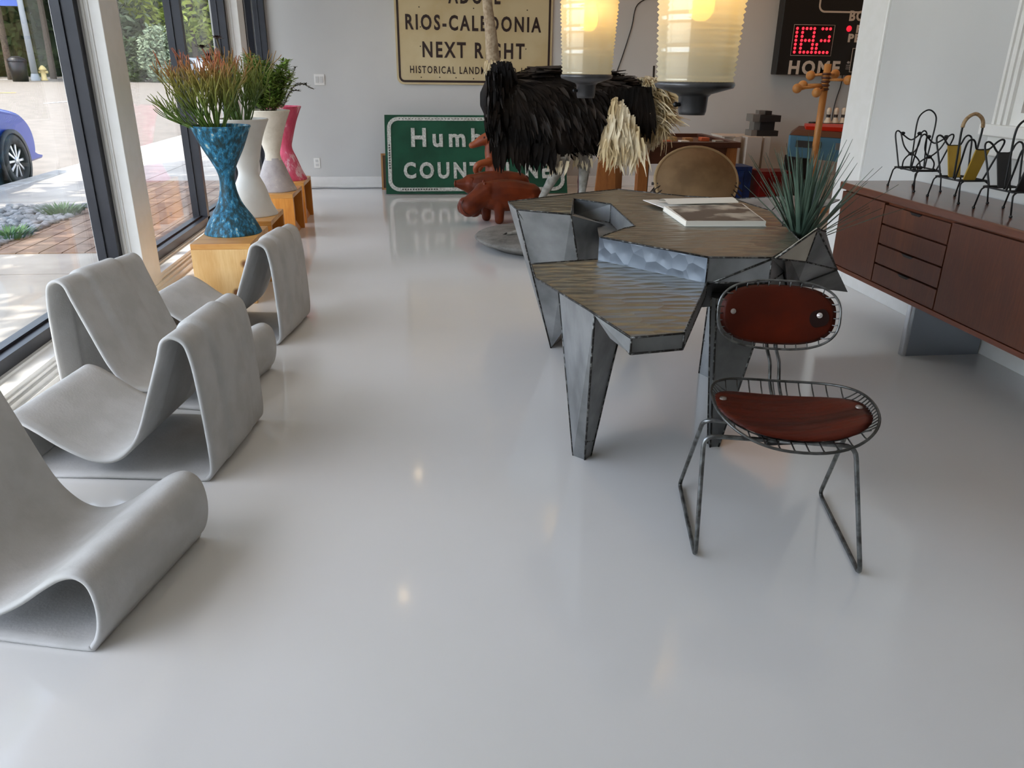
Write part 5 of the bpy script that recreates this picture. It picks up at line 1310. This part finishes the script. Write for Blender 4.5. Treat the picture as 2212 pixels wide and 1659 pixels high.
# ------------------------------------------------------------------ hanging prismatic lamps
def prism_mat():
    m, t_, n, p, L = _new('prismatic_cream_glass'); n.remove(p); o = n['Material Output']
    tc = n.new('ShaderNodeTexCoord'); wv = n.new('ShaderNodeTexNoise'); wv.inputs['Scale'].default_value = 9; L.new(tc.outputs['Object'], wv.inputs['Vector'])
    tl_ = n.new('ShaderNodeBsdfTranslucent'); tl_.inputs[0].default_value = (.92, .88, .68, 1)
    df = n.new('ShaderNodeBsdfDiffuse'); df.inputs[0].default_value = (.74, .70, .56, 1)
    gl = n.new('ShaderNodeBsdfGlossy'); gl.inputs[0].default_value = (1, 1, .95, 1); gl.inputs['Roughness'].default_value = .12
    tr = n.new('ShaderNodeBsdfTransparent'); tr.inputs[0].default_value = (1, .95, .8, 1)
    a_ = n.new('ShaderNodeMixShader'); a_.inputs[0].default_value = .45; L.new(tl_.outputs[0], a_.inputs[1]); L.new(df.outputs[0], a_.inputs[2])
    b_ = n.new('ShaderNodeMixShader'); b_.inputs[0].default_value = .10; L.new(a_.outputs[0], b_.inputs[1]); L.new(gl.outputs[0], b_.inputs[2])
    c_ = n.new('ShaderNodeMixShader'); c_.inputs[0].default_value = .14; L.new(b_.outputs[0], c_.inputs[1]); L.new(tr.outputs[0], c_.inputs[2])
    L.new(c_.outputs[0], o.inputs[0]); return m
PRG = prism_mat(); LGR = mat('grey_lamp_casting', srgb(84, 84, 86), .35, .6, c2=srgb(66, 66, 68), ns=8)
BULB = mat('warm_filament_bulb', (1, .6, .15), .4, emit=(1, .55, .10), es=5)
def pendant(px, py, Y, label, r0, sc=1.0):
    c = yat(px, py, Y); x, y, z = c
    t_ = thing('pendant_lamp', (x, y, CEIL), label, 'lamp', 'prismatic pendant lamps over the desk')
    H_ = .50*sc; rb, rt_ = r0*.94, r0*1.12; rings = 26; N_ = 120; m = MB(); rows = []
    for i_ in range(2*rings+1):
        f_ = i_/(2*rings); zz_ = z + .012 + H_*f_; rr_ = rb + (rt_-rb)*f_ + (.006 if i_ % 2 else -.004)*(1 if (i_//2) % 6 else .3)
        if f_ > .86: rr_ *= math.cos((f_-.86)/.14*.9)
        rows.append([Vector((x + (rr_ + .0022*(k_ % 2))*math.cos(2*PI*k_/N_), y + (rr_ + .0022*(k_ % 2))*math.sin(2*PI*k_/N_), zz_)) for k_ in range(N_+1)])
    m.grid(rows); m.build('glass_shade', PRG, t_)
    fl = [(0, -.006*sc), (r0*.99, -.002), (r0*1.02, .004), (r0*1.01, .012), (r0*.94, .014), (0, .014)]
    MB().lathe([(0, -.115*sc), (r0*.33, -.115*sc), (r0*.36, -.10*sc), (r0*.38, -.045*sc), (r0*.45, -.034*sc), (r0*.98, -.010), (r0*1.02, .002), (r0*1.0, .012), (r0*.92, .015), (0, .015)], (x, y, z), 48).build('flange_and_socket', LGR, t_)
    MB().tube([(x-r0*.36, y-.01, z-.075*sc), (x-r0*.47, y-.012, z-.075*sc)], .008, 8).ball((x-r0*.48, y-.012, z-.075*sc), .011, 8).build('thumb_screw', BLACKM, t_)
    zt_ = z + .012 + H_
    MB().lathe([(rt_*.66, -.012), (rt_*.66, .0), (rt_*.40, .05), (.035, .09), (.035, .12), (0, .12)], (x, y, zt_), 36).build('top_cap', LGR, t_)
    MB().tube([(x, y, zt_+.11), (x, y, CEIL)], .009, 8).build('stem', LGR, t_)
    MB().tube(spline([(x, y, z+.24), (x, y, z+.30), (x, y, z+.38), (x, y, z+.46)], 4), [.02, .035, .045, .05, .052, .05, .047, .042, .036, .03, .025, .02, .015], 14).build('bulb', BULB, t_)
    lamp('pendant_bulb', 'POINT', .75, (x, y-.07, z+.36), (1, .70, .32), shadow_soft_size=.05)
    return t_
pendant(1267, 166, 4.75, 'prismatic glass pendant lamp in front of the ostrich, the smaller looking one', .148)
pendant(1500, 184, 3.32, 'prismatic glass pendant lamp nearest over the zinc desk with a grey socket below', .160)

# ------------------------------------------------------------------ alcove furniture
ORW = wood('orange_teak', srgb(130, 76, 34), srgb(158, 98, 48), 5, 'Z', .45); ORD = wood('dark_teak', srgb(66, 34, 20), srgb(84, 46, 28), 5, 'X', .45)
CY0, CY1, CX0, CX1, CZ = 7.45, 8.55, 2.02, 2.98, .725
wt_ = thing('tray_table', ((CX0+CX1)/2, 8, 0), 'orange wood table with a sunken tray top behind the tan hide chair', 'table')
for x_, y_ in ((CX0, CY0), (CX1-.10, CY0), (CX0, CY1-.1), (CX1-.10, CY1-.1)): MB().box((x_, y_, 0), (x_+.10, y_+.10, CZ-.05)).build('leg', ORW, wt_, bev=.004)
m = MB().box((CX0-.02, CY0-.02, CZ-.05), (CX1+.02, CY0+.05, CZ)).box((CX0-.02, CY1-.05, CZ-.05), (CX1+.02, CY1+.02, CZ)).box((CX0-.02, CY0+.05, CZ-.05), (CX0+.05, CY1-.05, CZ)).box((CX1-.05, CY0+.05, CZ-.05), (CX1+.02, CY1-.05, CZ)); m.build('top_frame', ORD, wt_)
MB().box((CX0+.05, CY0+.05, CZ-.05), (CX1-.05, CY1-.05, CZ-.035)).build('tray_floor', mat('tray_brown', srgb(96, 64, 42), .6), wt_)
MB().box((CX0+.1, CY0+.02, CZ-.20), (CX1-.1, CY0+.06, CZ-.05)).box((CX0+.02, CY0+.1, CZ-.2), (CX0+.06, CY1-.1, CZ-.05)).box((CX1-.06, CY0+.1, CZ-.2), (CX1-.02, CY1-.1, CZ-.05)).build('apron', ORD, wt_)
# leaning plank left of it
MB().hull([(CX0-.28, 8.1, 0), (CX0-.05, 8.1, 0), (CX0-.20, 8.2, CZ+.03), (CX0-.05, 8.2, CZ+.03), (CX0-.28, 8.14, 0), (CX0-.05, 8.14, 0), (CX0-.20, 8.24, CZ+.03), (CX0-.05, 8.24, CZ+.03)]).build('side_board', ORW, wt_)
q = random.Random(5); cols_ = [srgb(176, 128, 80), srgb(200, 96, 52), srgb(222, 214, 200), srgb(120, 84, 56), srgb(150, 140, 126), srgb(186, 150, 96)]
bms = [mat('block_paint_%d' % i_, c_, .6) for i_, c_ in enumerate(cols_)]
nms = ['tan', 'orange', 'white', 'brown', 'grey', 'straw coloured']
places = ['at the left end', 'left of centre', 'in the middle', 'right of centre', 'at the right end']
for i_ in range(5):
    for j_ in range(2):
        ci = (i_+3*j_) % 6; x_ = CX0+.14+.17*i_; y_ = CY0+.18+.40*j_
        o = MB().box((x_-.04, y_-.05, CZ-.035), (x_+.045, y_+.05, CZ-.035+.022+.02*q.random())).build('wooden_block', bms[ci], loc=(x_, y_, CZ-.035), bev=.003)
        tag(o, 'small %s block %s of the tray table, %s row' % (nms[ci], places[i_], ('front', 'back')[j_]), 'block', 'blocks in the tray table')
# hide chair, seen from behind
hc = thing('hide_chair', (2.42, 6.85, 0), 'tan hide chair with an oval back laced to a dark stick frame', 'chair')
HIDE = mat('tan_hide', srgb(140, 112, 78), .75, c2=srgb(116, 90, 60), ns=4, bump=.2, bs=30); HRIM = mat('pale_hide_rim', srgb(168, 142, 104), .7)
cc = yat(1503, 400, 6.85); ax_u = Vector((1, .0, 0)); ax_w = Vector((0, .38, .92)).normalized(); ax_n = ax_u.cross(ax_w)
if ax_n.y > 0: ax_n = -ax_n
def HP(k_, th): return cc + ax_u*(.375*k_*math.cos(th)) + ax_w*(.30*k_*math.sin(th)) + ax_n*(.13*(1-k_*k_)) + Vector((0, 0, .035))
m = MB()
for off in (0, .012): m.grid([[HP(k_/8, 2*PI*i_/40) + ax_n*off for i_ in range(41)] for k_ in range(9)])
m.build('hide_shell', HIDE, hc); MB().tube([HP(1.0, 2*PI*i_/44)+ax_n*.004 for i_ in range(44)], .017, 10, True).build('rim', HRIM, hc)
STK = mat('dark_stick_wood', srgb(46, 34, 28), .7)
for s_ in (-1, 1):
    MB().tube([cc+Vector((s_*.24, -.06, .02)), (cc.x+s_*.32, 6.72, 0)], .016, 8).build('leg', STK, hc); MB().tube([cc+Vector((s_*.33, .10, .02)), (cc.x+s_*.30, 7.25, 0)], .016, 8).build('leg', STK, hc)
m = MB()
for s_ in (-1, 1):
    for j_ in range(7):
        a_ = R(-8-9*j_) if s_ > 0 else R(188+9*j_); p_ = HP(1.0, a_); m.tube([p_, p_+Vector((s_*.05, -.02, -.05)), HP(.86, a_)], .006, 5)
    m.tube([HP(1.0, R(0 if s_ > 0 else 180))+Vector((s_*.03, 0, -.02)), cc+Vector((s_*.24, -.06, .02))], .014, 8)
m.build('lacing_and_stick', STK, hc)
# stepped white plinth, sculpture, bins
PLW = mat('plinth_white', srgb(206, 196, 182), .7)
py_ = 9.1; k0, k1 = yat(1572, 296, py_), yat(1668, 296, py_); pz = k0.z
pl_ = thing('white_plinth', ((k0.x+k1.x)/2, py_, 0), 'white stepped plinth with vertical flutes beside the tray table', 'plinth')
m = MB(); wd = (k1.x-k0.x)
for a_, b_, dy in ((0, .20, .10), (.20, .33, .04), (.33, .45, .16), (.45, .78, 0), (.78, .86, .08), (.86, 1.0, .03)): m.box((k0.x+wd*a_, py_+dy, 0), (k0.x+wd*b_, py_+.52, pz))
m.build('fluted_block', PLW, pl_); MB().box((k0.x-.06, py_+.02, pz), (k0.x+wd*.18, py_+.4, pz+.012)).build('lid', PLW, pl_)
s0 = yat(1648, 293, py_+.22)
sc_ = thing('block_sculpture', (s0.x, s0.y, pz), 'dark sculpture of stepped blocks standing on the white plinth', 'sculpture')
SCD = mat('dark_bronze', srgb(52, 48, 46), .5, .4); SCL = mat('pale_grey_bronze', srgb(130, 126, 120), .55, .3)  # left-hand steps take the paler grey
def pw(px, py): return yat(px, py, s0.y)
a_, b_ = pw(1620, 294), pw(1672, 282); m = MB(); w_ = lambda p0, p1, d_: m.box((p0.x, s0.y-d_, p0.z), (p1.x, s0.y+d_, p1.z))
zb = pz+.001
m.box((pw(1628, 290).x, s0.y-.11, zb), (pw(1672, 290).x, s0.y+.11, pw(1640, 281).z)); m.box((pw(1637, 280).x, s0.y-.08, pw(1640, 281).z), (pw(1666, 280).x, s0.y+.08, pw(1640, 262).z))
m.box((pw(1634, 260).x, s0.y-.12, pw(1640, 262).z), (pw(1677, 260).x, s0.y+.12, pw(1640, 248).z)); m.box((pw(1649, 245).x, s0.y-.07, pw(1640, 248).z), (pw(1662, 245).x, s0.y+.07, pw(1640, 239).z)); m.build('dark_half', SCD, sc_)
m = MB(); m.box((pw(1616, 290).x, s0.y-.09, zb), (pw(1628, 290).x, s0.y+.1, pw(1640, 280).z)); m.box((pw(1624, 275).x, s0.y-.06, pw(1640, 280).z), (pw(1637, 275).x, s0.y+.08, pw(1640, 262).z)); m.box((pw(1619, 258).x, s0.y-.10, pw(1640, 262).z), (pw(1634, 258).x, s0.y+.1, pw(1640, 246).z)); m.box((pw(1636, 243).x, s0.y-.05, pw(1640, 247).z), (pw(1649, 243).x, s0.y+.05, pw(1640, 238).z)); m.build('pale_half', SCL, sc_)
def bin_(px0, px1, pyt, Y, c, label, dep, rz=0):
    a_, b_ = yat(px0, pyt, Y), yat(px1, pyt, Y); t_ = thing('metal_box', ((a_.x+b_.x)/2, Y, 0), label, 'box'); mt = mat(label.split()[0]+'_box_paint', c, .4, .2, c2=tuple(v*.6 for v in c), ns=9)
    h_ = a_.z; m = MB(); m.box((a_.x, Y, 0), (b_.x, Y+dep, h_-.02)); o = m.build('body', mt, t_, bev=.006)
    mid = (a_.x+b_.x)/2; MB().box((a_.x, Y-.004, h_-.03), (b_.x, Y+dep+.004, h_)).build('lid', mt, t_, bev=.004)
    MB().hull([(mid-.05, Y-.03, 0), (mid+.0, Y-.03, 0), (mid-.05, Y, 0), (mid+.02, Y, 0), (mid-.05, Y-.03, h_-.05), (mid+.0, Y-.03, h_-.05), (mid-.05, Y, h_-.05), (mid+.02, Y, h_-.05)]).build('front_rib', mt, t_)
bin_(1587, 1626, 360, 8.5, srgb(26, 62, 132), 'blue scuffed metal box beside the tray table', .3)
bin_(1644, 1710, 371, 8.4, srgb(128, 22, 24), 'red metal box right of the blue box', .3)
# floor stand behind the ostrich's leg
st0 = yat(1256, 412, 8.7); st_ = thing('wooden_stand', (st0.x, 8.7, 0), 'dark turned wooden stand with a round foot behind the ostrich leg', 'stand')
MB().lathe([(0, 0), (.19, 0), (.19, .03), (.16, .045), (0, .045)], (st0.x, 8.7, 0), 32).build('foot', mat('dark_mahogany', srgb(62, 30, 24), .45), st_)
MB().lathe([(.03, .04), (.022, .12), (.032, .2), (.02, .3), (.03, .42), (.02, .5), (.03, .55), (0, .56)], (st0.x-.02, 8.7, 0), 16).build('post', mat('dark_mahogany2', srgb(78, 34, 28), .45), st_)
tag(MB().tube([yat(1413, 142, 8.9), yat(1409, 240, 8.9), Vector((yat(1409, 240, 8.9).x, 8.9, 0))], .012, 8).build('black_rod', BLKW, loc=(yat(1409, 240, 8.9).x, 8.9, 0)), 'thin black upright rod standing behind the ostrich tail', 'rod')
# coat tree with ball ends
TW = wood('honey_beech', srgb(178, 118, 58), srgb(200, 142, 78), 7, 'Z', .45)
cy = 7.9; c0 = yat(1772, 250, cy); t_ = thing('coat_tree', (c0.x, cy, 0), 'honey wooden coat tree with ball tipped arms in front of the scoreboard', 'coat tree')
topz = yat(1790, 138, cy).z
MB().tube([(c0.x, cy, 0.03), (c0.x, cy, topz)], .034, 12).build('post', TW, t_)
MB().lathe([(0, 0), (.22, 0), (.22, .03), (.05, .05), (0, .05)], (c0.x, cy, 0), 24).build('foot', TW, t_)
for px, py, hp_y, dy in ((1722, 191, 186, -.12), (1734, 184, 183, .06), (1751, 163, 160, .10), (1804, 160, 162, .12), (1832, 173, 172, -.08), (1764, 200, 192, -.16)):
    e_ = yat(px, py, cy+dy); s_ = Vector((c0.x, cy, yat(1785, hp_y, cy).z)); a_ = MB().tube([s_, e_], .013, 8).build('arm', TW, t_); MB().ball(e_, .046, 14).build('ball', TW, a_)
m = MB()
for k_ in range(5): m.lathe([(.035, -.012), (.048, 0), (.035, .012)], (c0.x, cy, yat(1785, 160, cy).z-.035*k_), 16)
m.build('turned_rings', ORD, t_)
# blue ball return with red inlay, pins on a black rack
ry = 8.35; b0, b1 = yat(1704, 291, ry), yat(1703, 338, ry)
t_ = thing('ball_return', (b0.x+.4, ry+.3, 0), 'sky blue bowling ball return with brown top and red inlay', 'ball return')
m = MB().hull([(b0.x, ry, b0.z), (b0.x+.02, ry+.02, b1.z), (b0.x+1.05, ry-.10, b0.z-.06), (b0.x+1.03, ry-.08, b1.z-.10), (b0.x+.30, ry+.6, b0.z), (b0.x+.31, ry+.58, b1.z), (b0.x+1.05, ry+.6, b0.z-.06), (b0.x+1.03, ry+.58, b1.z-.10)]); m.build('body', mat('sky_blue_enamel', srgb(86, 136, 164), .45), t_, bev=.02)
MB().hull([(b0.x+.01, ry+.0, b0.z), (b0.x+.1, ry+.06, b0.z+.05), (b0.x+1.05, ry-.1, b0.z-.058), (b0.x+1.0, ry-.02, b0.z+.0), (b0.x+.31, ry+.6, b0.z), (b0.x+.34, ry+.5, b0.z+.06), (b0.x+1.05, ry+.6, b0.z-.05), (b0.x+1.0, ry+.5, b0.z+.02)]).build('top', mat('brown_vinyl_top', srgb(84, 56, 46), .5), t_)
MB().hull([(b0.x+.24, ry+.12, b0.z+.045), (b0.x+.38, ry+.46, b0.z+.06), (b0.x+1.0, ry+.02, b0.z+.01), (b0.x+1.0, ry+.46, b0.z+.04), (b0.x+.24, ry+.12, b0.z+.08), (b0.x+.38, ry+.46, b0.z+.09), (b0.x+1.0, ry+.02, b0.z+.06), (b0.x+1.0, ry+.46, b0.z+.08)]).build('red_inlay', mat('glossy_red', srgb(214, 48, 24), .3), t_)
for i_, (x0_, x1_) in enumerate(((.09, .36), (.52, .84))):
    MB().hull([(b0.x+x, ry-.115*((x)/1.05)-.004+d_, b0.z-z_-.06*x) for x in (x0_, x1_) for z_ in (.05, .12) for d_ in (0, .02)]).build('grille', mat('grille_grey_%d' % i_, srgb(60, 62, 64) if i_ == 0 else srgb(120, 122, 122), .5), t_)
for x_ in (.22, .9): MB().box((b0.x+x_, ry+.08, 0), (b0.x+x_+.10, ry+.5, b1.z-.03)).build('leg', BLACKM, t_)
rk = thing('pin_rack', (b0.x+.65, 9.2, 0), 'black wire rack holding bowling pins behind the ball return', 'rack')
pz_ = yat(1795, 272, 9.2).z; rx0 = yat(1757, 270, 9.2).x; m = MB()
for z_ in (pz_-.13, pz_+.03): m.tube([(rx0, 9.1, z_), (rx0+1.1, 9.1, z_), (rx0+1.1, 9.32, z_), (rx0, 9.32, z_)], .009, 6, True)
for x_ in (0, .22, .44, .66, .88, 1.1):
    m.tube([(rx0+x_, 9.1, pz_-.13), (rx0+x_, 9.1, pz_+.03)], .007, 6)
m.build('wire_basket', BLKW, rk); MB().box((rx0, 9.1, pz_-.14), (rx0+1.1, 9.32, pz_-.125)).build('shelf', BLACKM, rk)
for x_, y_ in ((0, 9.1), (1.1, 9.1), (0, 9.32), (1.1, 9.32)): MB().box((rx0+x_-.012, y_-.012, 0), (rx0+x_+.012, y_+.012, pz_-.13)).build('leg', BLACKM, rk)
PINW = mat('pin_white', srgb(222, 208, 186), .35); PINB = mat('pin_band', srgb(40, 36, 36), .4)
zb = pz_-.124; h_ = yat(1790, 232, 9.2).z - zb; s_ = h_/.38
first = None
for i_, px in enumerate((1788, 1804, 1820, 1836)):
    x_ = yat(px, 260, 9.2).x
    lab = ('bowling pin with dark band, nearest the coat tree', 'bowling pin with dark band, second from the coat tree', 'bowling pin with dark band, third from the coat tree', 'bowling pin half hidden by the white wall edge')[i_]
    if first is None:
        first = thing('bowling_pin', (x_, 9.2, zb), lab, 'bowling pin', 'bowling pins in the wire rack')
        pr = [(0, 0), (.026, 0), (.030, .01), (.045, .05), (.060, .115), (.052, .18), (.030, .235), (.0235, .265), (.0255, .29), (.032, .325), (.031, .35), (.02, .372), (0, .38)]
        MB().lathe([(v.x*s_, v.z*s_) for v in spline([(a_, 0, b_) for a_, b_ in pr], 4)], (x_, 9.2, zb), 22).build('pin_body', PINW, first)
        MB().lathe([(.0265*s_, .252*s_), (.0255*s_, .265*s_), (.0275*s_, .29*s_), (.0262*s_, .27*s_)], (x_, 9.2, zb), 22).build('neck_band', PINB, first)
    else: dup(first, (x_, 9.2, zb), 0, lab)
